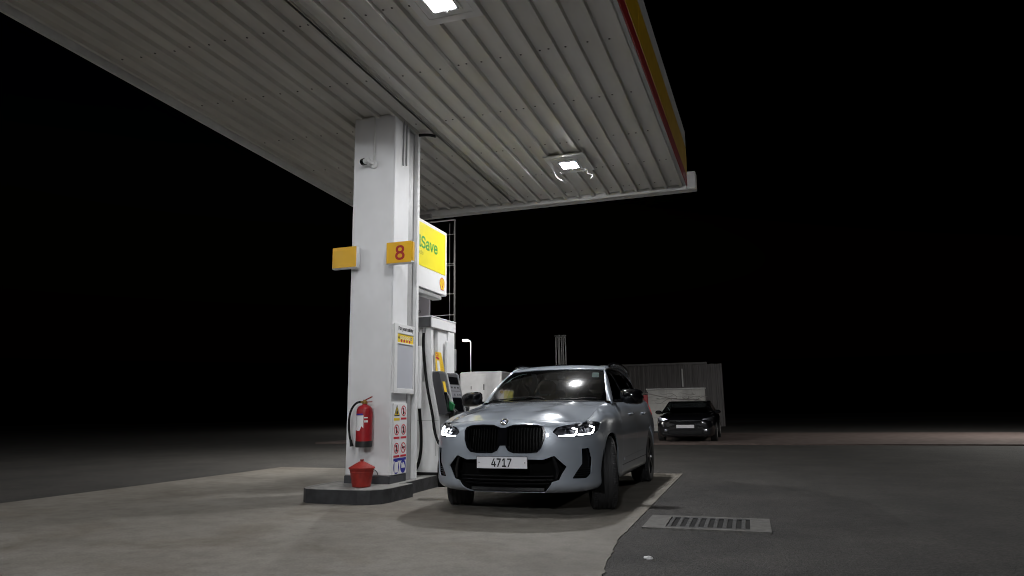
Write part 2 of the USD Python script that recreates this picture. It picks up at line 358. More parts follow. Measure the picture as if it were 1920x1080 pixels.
# ---------------------------------------------------------------- island, pillar
kerbs = [(-5.3, 6.98), (-4.25, 6.98), (-4.1, 7.02), (-3.985, 7.12), (-3.945, 7.28), (-3.94, 7.80), (-3.965, 7.86), (-4.05, 7.90)]
isl_far = 10.6
out = Polygon([(-5.06, 7.28), (-5.02, 7.12), (-4.92, 7.02), (-4.76, 6.985), (-4.22, 6.985), (-4.08, 7.02), (-3.975, 7.12), (-3.945, 7.28), (-3.935, 7.80), (-4.06, 7.805), (-4.09, 8.3), (-4.12, isl_far), (-4.9, isl_far), (-4.94, 8.3), (-5.07, 7.805)])
island = Thing('pump_island', 'raised concrete pump island with dark painted kerb and rounded nose', 'traffic island', (-4.5, 8, 0))
island.part('island_top', move(extr(out.buffer(-.06, join_style=1), .15), (0, 0, .006)), 'island_concrete')
for k, (y0, y1) in enumerate(((6.9, 7.80), (7.802, 9.2), (9.202, 10.7))):
    g = out.difference(out.buffer(-.0601)).intersection(sbox(-6, y0, -3, y1))
    for gg in getattr(g, 'geoms', [g]):
        if gg.area > 1e-4: island.part('kerb', move(extr(gg.simplify(.002), .158), (0, 0, -.002)), 'kerb_paint')
island.part('kerb_cap', move(extr(out.buffer(-.004).difference(out.buffer(-.0605)).simplify(.002), .004), (0, 0, .1565)), 'island_concrete')

pil = Thing('canopy_pillar', 'wide white painted canopy pillar with grey skirting beside the dispenser', 'pillar', (-4.5, 7.9, .156))
PX0, PX1, PY0, PY1 = -4.82, -4.197, 7.68, 8.10
pil.part('shaft', bx(PX0, PX1, PY0, PY1, .25, 4.97, .012), 'white_wall_paint')
pil.part('skirting', bx(PX0 - .008, PX1 + .008, PY0 - .008, PY1 + .004, .156, .2495, .004), 'skirting')
pil.part('cable_channel', bx(-4.5, -4.215, PY1 + .002, 8.285, .156, 4.97, .008), 'grey_metal')
pil.part('corner_flange', bx(-4.3, -4.165, 8.287, 8.365, .156, 4.95, .008), 'white_metal')
t = Thing('security_camera', 'small white security camera with black lens high on the pillar', 'camera', (-4.5, 7.68, 4.28))
t.part('base_disc', move(lathe([(0, -.035), (.04, -.035), (.058, -.02), (.06, 0), (0, 0)], 20, 'y'), (-4.504, 7.676, 4.278)), 'white_metal', 40)
t.part('bracket', tube([(-4.504, 7.65, 4.278), (-4.515, 7.60, 4.285), (-4.545, 7.585, 4.30)], .018, 8), 'white_metal', 40)
bod = lathe([(0, .07), (.034, .068), (.038, .05), (.038, -.06), (.032, -.062)], 18, 'x')
t.part('camera_body', xf(bod, np.array([[.93, .36, 0], [-.36, .93, 0], [0, 0, 1.]]), (-4.575, 7.575, 4.303)), 'white_metal', 40)
t.part('lens', xf(lathe([(0, -.07), (.038, -.07), (.046, -.062), (.046, -.01), (.038, -.01)], 18, 'x'), np.array([[.93, .36, 0], [-.36, .93, 0], [0, 0, 1.]]), (-4.578, 7.576, 4.303)), 'gloss_black', 40)
single('camera_conduit', tube([(-4.503, 7.668, 4.96), (-4.5, 7.668, 4.33)], .013, 8), 'white_trim', 'thin white conduit running down the pillar to the security camera', 'pipe', smooth=40)
for y0, y1, z1, lb in ((7.905, 7.9, 4.30, 'left of two thin conduits stopping short on the pillar side'), (7.995, 7.99, 4.33, 'right of two thin conduits stopping short on the pillar side')):
    single('wall_conduit', tube([(-4.187, y0, 4.94), (-4.187, y1, z1)], .010, 8), 'grey_metal', lb, 'pipe', smooth=40)
single('black_cable', tube(curve([(-4.2, 8.33, 4.90), (-4.08, 8.31, 4.885), (-3.97, 8.30, 4.86), (-3.90, 8.30, 4.835)], 14), .022, 8), 'black_rubber', 'short thick black cable from the pillar top to the soffit', 'cable', smooth=40)

def number_sign(x0, x1, num, label):
    t = Thing('pump_number_sign', label, 'sign', ((x0 + x1) / 2, 7.6, 2.85))
    t.part('sign_box', bx(x0, x1, 7.555, 7.625, 2.862, 3.152, .012), 'white_metal'); t.part('wall_bracket', bx((x0 + x1) / 2 - .05, (x0 + x1) / 2 + .05, 7.626, 7.679, 2.93, 3.09), 'grey_metal')
    ins = .012 if num else .02
    t.part('yellow_face', bx(x0 + .012, x1 - ins, 7.548, 7.5545, 2.876, 3.148, .002), 'sign_yellow')
    if num:
        t.part('return_edge', bx(x1 - .05, x1 + .004, 7.552, 7.622, 2.885, 3.146, .012), 'sign_yellow')
        w = words(num, .178, None, True); c = (w[0][:, 0].max()) / 2
        t.part('numeral', xf(w, FY, (-4.03 - c, 7.5475, 2.917)), 'fascia_red')
number_sign(-4.235, -3.86, '8', 'yellow pump sign with a red 8 on the pillar')
number_sign(-5.03, -4.645, None, 'yellow pump sign cut off at the left edge of the photo')

# safety board (faces +X)
t = Thing('safety_board', 'tall white framed notice board headed For your safety on pillar side', 'notice board', (-4.19, 7.95, 1.25))
XB = -4.15
t.part('back_board', bx(-4.195, XB - .012, 7.69, 8.20, 1.255, 2.125, .006), 'white_metal')
for y0, y1, z0, z1 in ((7.67, 7.745, 1.25, 2.135), (8.19, 8.215, 1.25, 2.135), (7.746, 8.189, 1.25, 1.315), (7.746, 8.189, 1.878, 1.897), (7.746, 8.189, 2.01, 2.135)):
    t.part('frame', bx(XB - .0115, XB + .004, y0, y1, z0, z1, .003), 'white_metal')
t.part('header_text', xf(words('For your safety', .046, .40, True), FX, (XB + .0045, 7.765, 2.055)), 'print_black')
t.part('icon_strip', bx(XB - .0115, XB - .004, 7.748, 8.187, 1.899, 2.008), 'print_yellow')
for k in range(7):
    y = 7.79 + k * .057
    if k == 0: t.part('icon', xf(extr(Polygon([(-.022, 0), (.022, 0), (0, .042)]), .002), FX, (XB - .0035, y, 1.945)), 'print_black')
    else:
        t.part('icon', xf(extr(Point(0, 0).buffer(.021).difference(Point(0, 0).buffer(.015)), .002), FX, (XB - .0035, y, 1.962)), 'print_white' if k < 6 else 'print_blue')
for k in range(4): t.part('icon_dot', xf(extr(Point(0, 0).buffer(.019), .002), FX, (XB - .0035, 7.86 + k * .075, 1.923)), 'print_red')
t.part('poster_sheet', bx(XB - .0115, XB - .006, 7.748, 8.187, 1.317, 1.876), 'poster_grey')

# prohibition sticker panel
t = Thing('safety_sticker_panel', 'white panel of round prohibition and warning symbols low on the pillar side', 'sign', (-4.19, 7.93, .25))
t.part('panel', bx(-4.196, -4.184, 7.735, 8.098, .258, 1.128, .002), 'print_white')
XS = -4.1835
def ring(y, z, m, r=.066, w=.012): t.part('symbol_ring', xf(extr(Point(0, 0).buffer(r).difference(Point(0, 0).buffer(r - w)), .0015), FX, (XS, y, z)), m)
def bar(y, z, m, w, h): t.part('caption_bar', bx(XS, XS + .0015, y - w / 2, y + w / 2, z - h / 2, z + h / 2), m)
YL, YR = 7.825, 8.005
for row, z in enumerate((1.035, .80, .575)):
    for y in (YL, YR):
        if row == 0 and y == YL:
            tri = Polygon([(-.072, -.065), (.072, -.065), (0, .075)])
            t.part('warning_triangle', xf(extr(tri, .0012), FX, (XS, y, z)), 'print_black')
            t.part('triangle_fill', xf(extr(tri.buffer(-.012, join_style=2), .0022), FX, (XS, y, z)), 'print_yellow')
            t.part('flame_symbol', xf(extr(Polygon([(-.02, -.045), (.02, -.045), (.022, -.01), (.006, .005), (.0, .035), (-.012, .0), (-.022, -.012)]), .003), FX, (XS, y, z)), 'print_black')
            bar(y, z - .105, 'print_yellow', .15, .032)
        else:
            ring(y, z, 'print_red')
            fig = [[(-.03, -.006), (.035, .0), (.035, .012), (-.03, .006)], [(-.012, -.04), (.0, -.04), (.008, .0), (.0, .035), (-.012, .03)], [(-.02, -.035), (-.005, .0), (-.015, .03), (.01, .035), (.02, -.005), (.025, -.035)]][(row + (y == YR)) % 3]
            t.part('symbol_figure', xf(extr(Polygon(fig).buffer(.006), .0013), FX, (XS, y, z)), 'print_black')
            t.part('symbol_slash', xf(extr(affinity.rotate(sbox(-.056, -.006, .056, .006), -45), .0022), FX, (XS, y, z)), 'print_red')
            bar(y, z - .098, 'print_red', .15, .026)
bar((YL + YR) / 2, .437, 'print_blue', .33, .032)
for y in (YL, YR):
    t.part('blue_disc', xf(extr(affinity.scale(Point(0, 0).buffer(.074), 1, 1.1), .0012), FX, (XS, y, .345)), 'print_blue')
t.part('phone_symbol', xf(extr(sbox(-.038, -.055, .038, .055).buffer(.008), .0022), FX, (XS, YL, .345)), 'print_white')
t.part('pump_symbol', xf(extr(Polygon([(-.045, -.02), (-.045, .045), (-.02, .045), (-.02, .01), (0, .05), (.02, .045), (.025, .0), (.045, .03), (.05, -.02)]), .0022), FX, (XS, YR, .345)), 'print_white')

# fire extinguisher
t = Thing('fire_extinguisher', 'red fire extinguisher with torn white label hung on the pillar front', 'fire extinguisher', (-4.49, 7.56, .6))
EX, EY = -4.487, 7.555
A = lambda m: move(m, (EX, EY, 0))
t.part('cylinder', A(lathe([(.100, .675), (.100, 1.02), (.094, 1.06), (.078, 1.088), (.05, 1.105), (.03, 1.112), (.03, 1.125), (0, 1.126)], 32)), 'red', 35)
t.part('base_skirt', A(lathe([(0, .602), (.096, .602), (.103, .61), (.103, .672), (.1, .676), (0, .676)], 32)), 'black_plastic', 35)
t.part('valve', A([lathe([(.028, 1.12), (.034, 1.13), (.034, 1.15), (.02, 1.155), (.02, 1.175), (0, 1.178)], 16), bx(-.055, .03, -.014, .014, 1.132, 1.160, .006)]), 'brass', 35)
t.part('carry_handle', A(hull([(-.02, -.012, 1.15), (-.02, .012, 1.15), (.10, -.012, 1.155), (.10, .012, 1.155), (.10, -.012, 1.143), (.10, .012, 1.143), (-.02, .012, 1.14), (-.02, -.012, 1.14)])), 'bucket_red')
t.part('squeeze_lever', A(hull([(-.02, -.012, 1.165), (-.02, .012, 1.165), (.10, -.012, 1.215), (.10, .012, 1.215), (.10, -.012, 1.203), (.10, .012, 1.203), (-.02, .012, 1.155), (-.02, -.012, 1.155)])), 'bucket_red')
t.part('hose', A(tube(curve([(-.05, 0, 1.147), (-.10, -.01, 1.14), (-.16, -.01, 1.09), (-.205, -.01, .98), (-.21, -.01, .86), (-.195, -.005, .72), (-.178, 0, .65)], 30), .014, 8)), 'black_rubber', 35)
t.part('hose_nozzle', A(tube([(-.186, -.003, .69), (-.176, 0, .64), (-.170, 0, .61)], [.016, .02, .024], 10)), 'black_rubber', 35)
def wrap(g0, g1, z0, z1, r=.1012, cut=None):
    g = np.linspace(g0, g1, 14); q = []
    zz0 = np.full(14, z0) if cut is None else z0 + np.interp(np.arange(14), np.linspace(0, 13, len(cut)), cut)
    v = np.vstack([np.c_[r * np.sin(g), -r * np.cos(g), zz0], np.c_[r * np.sin(g), -r * np.cos(g), np.full(14, z1)]])
    return v, [(k, k + 1, 15 + k, 14 + k) for k in range(13)]
t.part('torn_label', A(wrap(-1.15, .42, .80, .985, cut=[0, 0, .01, 0, 0, .0, .06, .03])), 'paper')
t.part('label_header', A(wrap(-.75, .35, .988, 1.006, .1014)), 'print_blue')
t.part('label_strip', A(wrap(.5, .95, .95, .965, .1014)), 'paper'); t.part('label_strip', A(wrap(.5, .95, .90, .925, .1014)), 'paper')
t.part('wall_hook', bx(EX - .03, EX + .03, 7.65, 7.679, 1.02, 1.08, .004), 'iron')

# sand bucket
t = Thing('fire_bucket', 'red metal fire bucket with conical lid on the island kerb', 'bucket', (-4.38, 7.33, .161))
A = lambda m: move(m, (-4.372, 7.33, .161))
t.part('pail', A(lathe([(0, 0), (.104, 0), (.108, .006), (.134, .165), (.139, .168), (.135, .175), (.146, .205), (.146, .212), (.14, .212)], 36)), 'bucket_red', 35)
t.part('lid', A(lathe([(.148, .205), (.154, .208), (.154, .220), (.149, .223), (.03, .288), (.0, .292)], 36)), 'bucket_red', 30)
t.part('lid_knob', A(lathe([(.018, .284), (.018, .296), (.023, .298), (.023, .312), (.0, .314)], 16)), 'bucket_red', 30)
t.part('carry_handle', A(tube(curve([(-.148, .01, .20), (-.17, .06, .16), (-.12, .13, .10), (0, .17, .075), (.12, .13, .10), (.17, .06, .16), (.148, .01, .20)], 24), .005, 6)), 'iron')

# ---------------------------------------------------------------- fuel sign and dispenser
t = Thing('fuel_sign', 'large yellow and white FuelSave sign with shell emblem above the dispenser', 'sign', (-4.3, 8.9, 2.7))
t.part('sign_case', bx(-4.42, -4.206, 8.372, 9.385, 2.73, 3.725, .012), 'white_metal')
t.part('yellow_panel', bx(-4.2055, -4.20, 8.374, 9.318, 3.04, 3.668, .001), 'panel_yellow')
t.part('lettering', xf(words('lSave', .165, .60, True), FX, (-4.1995, 8.435, 3.308)), 'print_green')
t.part('small_lettering', xf(words('uels', .06, .16), FX, (-4.1995, 8.40, 3.205)), 'print_faint')
pec = lambda s: Polygon([(-.055, -.075), (-.048, -.095), (.048, -.095), (.055, -.075), (.062, -.05)] + [(math.cos(g) * .085 * (1 + .022 * math.cos(g * 14)), math.sin(g) * .088 * (1 + .022 * math.cos(g * 14)) + .0) for g in np.linspace(-.35, math.pi + .35, 60)] + [(-.062, -.05)]).buffer(s)
t.part('shell_emblem', xf(extr(pec(.004), .002), FX, (-4.2055, 9.215, 2.90)), 'print_red')
t.part('shell_fill', xf(extr(pec(-.007), .004), FX, (-4.2055, 9.215, 2.90)), 'print_yellow')
for g in np.linspace(.5, math.pi - .5, 7):
    t.part('shell_rib', xf(extr(LineString([(0, -.07), (.075 * math.cos(g), .078 * math.sin(g))]).buffer(.0014), .005), FX, (-4.2055, 9.215, 2.90)), 'print_red')
t.part('under_bracket', bx(-4.38, -4.23, 8.42, 9.25, 2.66, 2.728, .01), 'grey_metal')

t = Thing('rear_post', 'grey notice post rising behind the dispenser below the fuel sign', 'post', (-4.7, 9.9, .16))
t.part('shaft', bx(-4.95, -4.72, 9.62, 9.78, .16, 2.86, .01), 'grey_metal')
t.part('notice_panel', bx(-4.94, -4.59, 9.598, 9.6185, 2.36, 2.96, .003), 'board_grey')
t.part('notice_text', xf(words('r', .06), FY, (-4.785, 9.5975, 2.70)), 'print_black')
t.part('notice_text', xf(words('p', .06), FY, (-4.785, 9.5975, 2.54)), 'print_black')

t = Thing('fuel_dispenser', 'white fuel dispenser with hose towers, sloped consoles and a top beam', 'fuel pump', (-4.5, 9.2, .158))
t.part('top_beam', bx(-4.62, -4.155, 8.76, 9.62, 2.195, 2.345, .008), 'white_metal')
t.part('beam_lid', bx(-4.625, -4.15, 8.755, 9.625, 2.3455, 2.362, .004), 'white_metal')
t.part('beam_end_cap', bx(-4.60, -4.165, 8.73, 8.7585, 2.20, 2.343, .004), 'dark_grey')
prof = lambda pts, y0, y1: xf(extr(Polygon(pts), y1 - y0), FY, (0, y1, 0))
t.part('hose_tower', prof([(-4.285, 1.44), (-4.275, 2.194), (-4.185, 2.194), (-4.16, 1.44)], 8.80, 8.87), 'white_metal')
t.part('hose_tower', prof([(-4.40, 1.44), (-4.365, 2.194), (-4.305, 2.194), (-4.315, 1.44)], 8.80, 8.87), 'white_metal')
t.part('tower_trough', bx(-4.318, -4.27, 8.845, 8.869, 1.44, 2.194), 'grey_metal')
t.part('lower_cabinet', prof([(-4.50, .20), (-4.48, .85), (-4.42, 1.44), (-4.16, 1.44), (-4.045, .90), (-4.03, .20)], 8.81, 9.60), 'white_metal')
t.part('lower_panel', prof([(-4.46, .22), (-4.45, .84), (-4.40, 1.425), (-4.18, 1.425), (-4.07, .885), (-4.06, .22)], 8.798, 8.8095), 'white_metal')
t.part('panel_seam', bx(-4.10, -4.094, 8.7955, 8.7975, .42, .88), 'grey_metal')
t.part('panel_seam', bx(-4.455, -4.06, 8.7955, 8.7975, .897, .903), 'grey_metal')
t.part('plinth', bx(-4.48, -4.06, 8.83, 9.58, .158, .20), 'pit')
t.part('rear_tower', prof([(-4.40, 1.44), (-4.36, 2.194), (-4.165, 2.194), (-4.16, 1.44)], 9.36, 9.58), 'white_metal')
t.part('tower_face', bx(-4.165, -4.135, 9.24, 9.32, 1.45, 2.04, .004), 'white_metal')
t.part('tower_back_panel', bx(-4.26, -4.19, 9.04, 9.359, 1.44, 2.194, .003), 'white_metal')
t.part('cross_rail', bx(-4.30, -4.27, 8.871, 9.36, 1.86, 1.885), 'white_metal')
t.part('rear_hose_guide', bx(-4.20, -4.15, 9.585, 9.63, 1.62, 1.95, .006), 'grey_metal')
# promotional card leaning on the console
B2 = np.array([[0, .24, .97], [1, 0, 0], [0, .97, -.24]])            # leaning plane
card = Polygon([(.02, 0), (.33, 0), (.19, .29), (-.0, .29)])
t2 = Thing('promotion_card', 'yellow promotional card leaning between the dispenser towers', 'sign', (-4.1, 8.95, 1.55))
t2.part('card', xf(extr(card, .004), FX, (-4.14, 8.85, 1.565)), 'card_yellow')
t2.part('white_label', xf(extr(Polygon([(.08, .02), (.165, .02), (.125, .17), (.045, .17)]), .0015), FX, (-4.1355, 8.85, 1.565)), 'print_white')
for k in range(4): t2.part('print_line', xf(extr(sbox(.185, .04 + k * .036, .275 - .016 * k, .050 + k * .036), .0015), FX, (-4.1355, 8.85, 1.565)), 'sign_yellow')
t2.part('red_print', xf(extr(Polygon([(0.015, .20), (.12, .18), (.125, .205), (.06, .22), (.01, .215)]), .0015), FX, (-4.1355, 8.85, 1.565)), 'print_red')
t2.part('red_print', xf(words('CA', .05), FX, (-4.1355, 8.86, 1.79)), 'print_red')
# consoles: nozzle bay and display unit, both sloped towards the customer
def console(y0, y1, name, m): t.part(name, prof([(-4.17, 1.565), (-4.075, 1.565), (-4.055, 1.54), (-3.935, 1.00), (-3.95, .98), (-4.10, .98)], y0, y1), m)
def console_rim(ya, yb): t.part('console_rim', prof([(-4.17, 1.580), (-4.07, 1.580), (-4.043, 1.548), (-3.915, .985), (-3.94, .96), (-4.10, .96)], ya, yb), 'console_silver')
console(8.815, 9.02, 'nozzle_bay', 'console_grey'); console_rim(9.0205, 9.062)
console(9.0625, 9.44, 'display_unit', 'console_grey'); console_rim(9.4405, 9.46)
t.part('bay_lid', prof([(-4.17, 1.567), (-4.075, 1.567), (-4.07, 1.58), (-4.17, 1.58)], 8.815, 9.02), 'console_silver')
sl = np.array([(1.54 - 1.0), 0, (4.055 - 3.935)]); sl = sl / np.linalg.norm(sl)      # outward normal of the sloped face
dn = np.array([.12, 0, -.54]); dn /= np.linalg.norm(dn)
def on_face(y0, y1, s0, s1, m, name, th=.004, par=None):
    o = np.array([-4.055, 0, 1.54]); P = []
    for s in (s0, s1):
        for y in (y0, y1):
            for n in (.0005, th): P.append(o + dn * s + sl * n + [0, y, 0])
    return t.part(name, hull(P), m, parent=par)
on_face(9.085, 9.42, .03, .14, 'gloss_black', 'display_screen'); on_face(9.085, 9.42, .15, .235, 'console_face', 'price_panel')
on_face(9.085, 9.42, .245, .33, 'console_face', 'key_panel'); on_face(9.085, 9.42, .34, .54, 'gloss_black', 'nozzle_recess')
for k in range(3): on_face(9.11 + k * .11, 9.17 + k * .11, .175, .20, 'print_black', 'price_window', .006)
for y in (9.18, 9.29, 9.37): on_face(y, y + .03, .28, .31, 'print_black', 'key', .006)
on_face(8.83, 9.0, .27, .54, 'gloss_black', 'nozzle_recess')
on_face(8.86, 8.94, .11, .26, 'card_yellow', 'grade_label')
# nozzles, hoses
def nozzle(y, m, x0=-3.97, z0=1.10):
    g = t.group_xform('nozzle')
    t.part('grip', hull([(x0 - .02, y - .03, z0 - .05), (x0 - .02, y + .03, z0 - .05), (x0 + .06, y - .035, z0 + .02), (x0 + .06, y + .035, z0 + .02), (x0, y - .03, z0 + .07), (x0, y + .03, z0 + .07), (x0 + .05, y - .02, z0 - .06), (x0 + .05, y + .02, z0 - .06)]), m, parent=g)
    t.part('spout', tube(curve([(x0, y, z0 + .05), (x0 - .02, y, z0 + .14), (x0 - .07, y - .01, z0 + .20)], 10), .014, 8), 'grey_metal', 35, parent=g)
    t.part('lever', tube([(x0 + .03, y, z0 - .03), (x0 + .07, y, z0 - .08), (x0 + .06, y, z0 - .15)], .016, 8), 'black_plastic', 35, parent=g)
nozzle(8.95, 'nozzle_green', -3.95, 1.09); nozzle(9.02, 'black_plastic', -3.93, 1.0); nozzle(9.54, 'black_plastic', -3.97, 1.05)
for pts in ([(-3.95, 8.97, 1.02), (-3.95, 8.95, .85), (-3.98, 8.93, .62), (-4.02, 8.92, .55)], [(-3.95, 9.04, .95), (-3.93, 9.04, .75), (-3.97, 9.04, .5), (-4.02, 9.03, .5)]):
    t.part('hose', tube(curve(pts, 16), .02, 8), 'hose', 40)
t.part('hose', tube(curve([(-4.296, 8.795, 2.15), (-4.292, 8.775, 1.95), (-4.26, 8.765, 1.66), (-4.20, 8.76, 1.27), (-4.12, 8.75, .92), (-4.06, 8.74, .66), (-3.99, 8.75, .56), (-3.94, 8.83, .62), (-3.93, 8.95, .80), (-3.93, 8.97, .95)], 40), .019, 10), 'hose', 40)
t.part('hose', tube(curve([(-4.40, 8.80, 2.14), (-4.395, 8.76, 1.7), (-4.345, 8.74, 1.3), (-4.318, 8.72, 1.09), (-4.291, 8.72, .816), (-4.282, 8.72, .6), (-4.304, 8.72, .386), (-4.37, 8.72, .23), (-4.50, 8.74, .185)], 40), .021, 10), 'hose', 40)
t.part('hose_fitting', move(lathe([(0, 2.12), (.026, 2.12), (.03, 2.15), (.03, 2.2), (0, 2.2)], 14), (-4.296, 8.795, 0)), 'grey_metal', 35)
single('payment_terminal', [bx(-4.30, -4.155, 8.40, 8.46, 1.06, 1.90, .01)], 'white_metal', 'narrow white box just behind the pillar flange, left of the dispenser', 'box')

# ---------------------------------------------------------------- drain, litter
t = Thing('storm_drain', 'rectangular drain with slotted metal grate in a concrete collar', 'drain', (-.45, 6.63, 0))
coll = sbox(-.945, 6.27, .12, 7.0).difference(sbox(-.755, 6.34, -.05, 6.93))
t.part('collar', move(extr(coll, .03), (0, 0, -.024)), 'drain_concrete')
t.part('pit', bx(-.755, -.05, 6.34, 6.93, -.0075, -.004), 'pit')
for y0, y1 in ((6.341, 6.375), (6.895, 6.929)): t.part('frame', bx(-.754, -.051, y0, y1, -.0035, .008, .003), 'iron')
x = -.745
while x < -.06:
    t.part('grate_bar', bx(x, x + .034, 6.376, 6.894, -.0035, .007, .004), 'iron'); x += .078
lit = trimesh.creation.icosphere(2, 1.0); lv = np.array(lit.vertices); lv = lv * (.55 + .9 * meshkit.fbm(lv * 1.6 + 5, 3, 9))[:, None] * [.034, .018, .014]; lv[:, 2] = np.maximum(lv[:, 2], -.006)
single('litter', (lv + [-.725, 5.05, -.001], np.array(lit.faces)), 'paper', 'small crumpled white paper scrap on the dark asphalt', 'litter')

# ---------------------------------------------------------------- the car (x to its left, y rearwards from the front axle, z up)
CARPOS = np.array([-2.296, 7.334, 0.])
def project(p):
    d = p + CARPOS - EYE; k = d @ F_
    return np.stack([960 + FPX * (d @ R_) / k, 540 - FPX * (d @ U_) / k], -1)
# rows: bottom edge, lip, low, mid, high, shoulder, crest, shut line; columns: front centre to rear centre along the left side
COLS = []
ref = [(0, -.872), (.22, -.862), (.42, -.832), (.58, -.782), (.71, -.70), (.81, -.585), (.875, -.45), (.908, -.25)]
r7 = [(0, -.775, .932), (.22, -.765, .927), (.42, -.735, .914), (.56, -.68, .904), (.66, -.585, .898), (.725, -.46, .905), (.752, -.30, .94), (.752, -.10, .985)]
r6 = [(0, -.822, .895), (.22, -.812, .892), (.42, -.782, .884), (.57, -.728, .876), (.69, -.638, .870), (.785, -.515, .874), (.838, -.37, .905), (.858, -.17, .952)]
for k, (x, y) in enumerate(ref):
    x0, y0 = (ref[max(k - 1, 0)]); x1, y1 = ref[min(k + 1, 7)]
    n = np.array([-(y1 - y0), (x1 - x0)]) if k else np.array([0, 1.]); n = np.array([y1 - y0, -(x1 - x0)]) if k else np.array([0, -1.]); n = n / np.linalg.norm(n)
    o = lambda d, z: (x - n[0] * d if k else 0, y - n[1] * d, z)
    COLS.append([o(.15, .225), o(.035, .265), o(.004, .40), o(0, .55), o(.006, .70), o(.026, .82), r6[k], r7[k]])
side = [(.12, .925, .745, 1.03), (.55, .925, .745, 1.085), (.95, .928, .80, 1.095), (1.5, .93, .80, 1.112), (2.0, .932, .80, 1.128), (2.45, .940, .80, 1.142), (2.86, .948, .80, 1.155), (3.25, .940, .785, 1.165), (3.5, .915, .765, 1.165)]
for y, xs, xb, zb in side:
    COLS.append([(xs - .11, y, .235), (xs - .04, y, .275), (xs - .02, y, .42), (xs - .004, y, .60), (xs, y, .78), (xs - .022, y, .92), (xs - .022 - (xs - .022 - xb) * .45, y, .92 + (zb - .92) * .68), (xb, y, zb)])
for x, y in ((.82, 3.70), (.62, 3.79), (.30, 3.83), (0, 3.84)):
    COLS.append([(x * .93, y - .12, .30), (x, y - .03, .34), (x, y, .44), (x, y, .60), (x, y - .01, .78), (x * .97, y - .03, .92), (x * .93, y - .08, 1.05), (x * .9, y - .12, 1.16)])
net = np.array(COLS); net = np.concatenate([net[:0:-1] * [-1, 1, 1], net])           # both halves, so the front is smooth across the middle
mid = net[:, 3]; sk = np.r_[0, np.cumsum(np.linalg.norm(np.diff(mid, axis=0), axis=1))]; sk -= sk[len(COLS) - 1]
wk = np.r_[0, np.cumsum(np.linalg.norm(np.diff(net[len(COLS) + 9], axis=0), axis=1))]
SPL = [RectBivariateSpline(sk, wk, net[..., c], kx=3, ky=2, s=0) for c in range(3)]
def SA(q): return np.stack([f.ev(q[:, 0], q[:, 1]) for f in SPL], -1)
def normals(S, q, e=.004):
    a = S(q + [e, 0]) - S(q - [e, 0]); b = S(q + [0, e]) - S(q - [0, e]); n = np.cross(a, b); return n / (np.linalg.norm(n, axis=1, keepdims=True) + 1e-12)
W0, W1, SMAX = wk[0], wk[-1], sk[-1]
gs, gw = np.meshgrid(np.linspace(-3.2, 5.2, 1700), np.linspace(W0, W1, 200), indexing='ij')
GQ = np.stack([gs.ravel(), gw.ravel()], -1); GP = SA(GQ)
vis = (GQ[:, 0] > -.3) & (GQ[:, 0] < 1.75)
GPX = project(GP); TPX = cKDTree(GPX[vis]); QPX = GQ[vis]
sd = (GQ[:, 0] > .55) & (GQ[:, 0] < 5.0); TYZ = cKDTree(GP[sd][:, 1:]); QYZ = GQ[sd]
def fine(q, target, func):
    q = np.array(q, float)
    for _ in range(4):                                               # Newton on the smooth surface
        e = .002; f0 = func(q); J = np.stack([(func(q + [e, 0]) - f0) / e, (func(q + [0, e]) - f0) / e], -1)
        try: d = np.linalg.solve(J, (target - f0)[..., None])[..., 0]
        except np.linalg.LinAlgError: break
        q = q + np.clip(d, -.02, .02)
    q[:, 1] = np.clip(q[:, 1], W0, W1); return q
def from_px(pts): p = np.array(pts, float); return fine(QPX[TPX.query(p)[1]], p, lambda q: project(SA(q)))
def from_yz(pts): p = np.array(pts, float); return fine(QYZ[TYZ.query(p)[1]], p, lambda q: SA(q)[:, 1:])
def shape_px(pts, r=.008, sym=False):
    q = from_px(pts)
    if sym:
        m = q.copy()[::-1]; m[:, 0] *= -1; q = np.vstack([q, m])
    g = Polygon(q).buffer(0)
    return g.buffer(-r).buffer(2 * r).buffer(-r)
def resample(ring, h):
    L = LineString(ring.coords); corners = [L.project(Point(c)) for c in list(ring.simplify(.0015).coords)[:-1]]
    out = []
    cs = sorted(set(np.round(corners, 5))) + [L.length]
    if cs[0] > 1e-6: cs = [0.] + cs
    for a, b in zip(cs[:-1], cs[1:]):
        n = max(1, int(math.ceil((b - a) / h)))
        out += [L.interpolate(a + (b - a) * k / n).coords[0] for k in range(n)]
    return np.array(out)
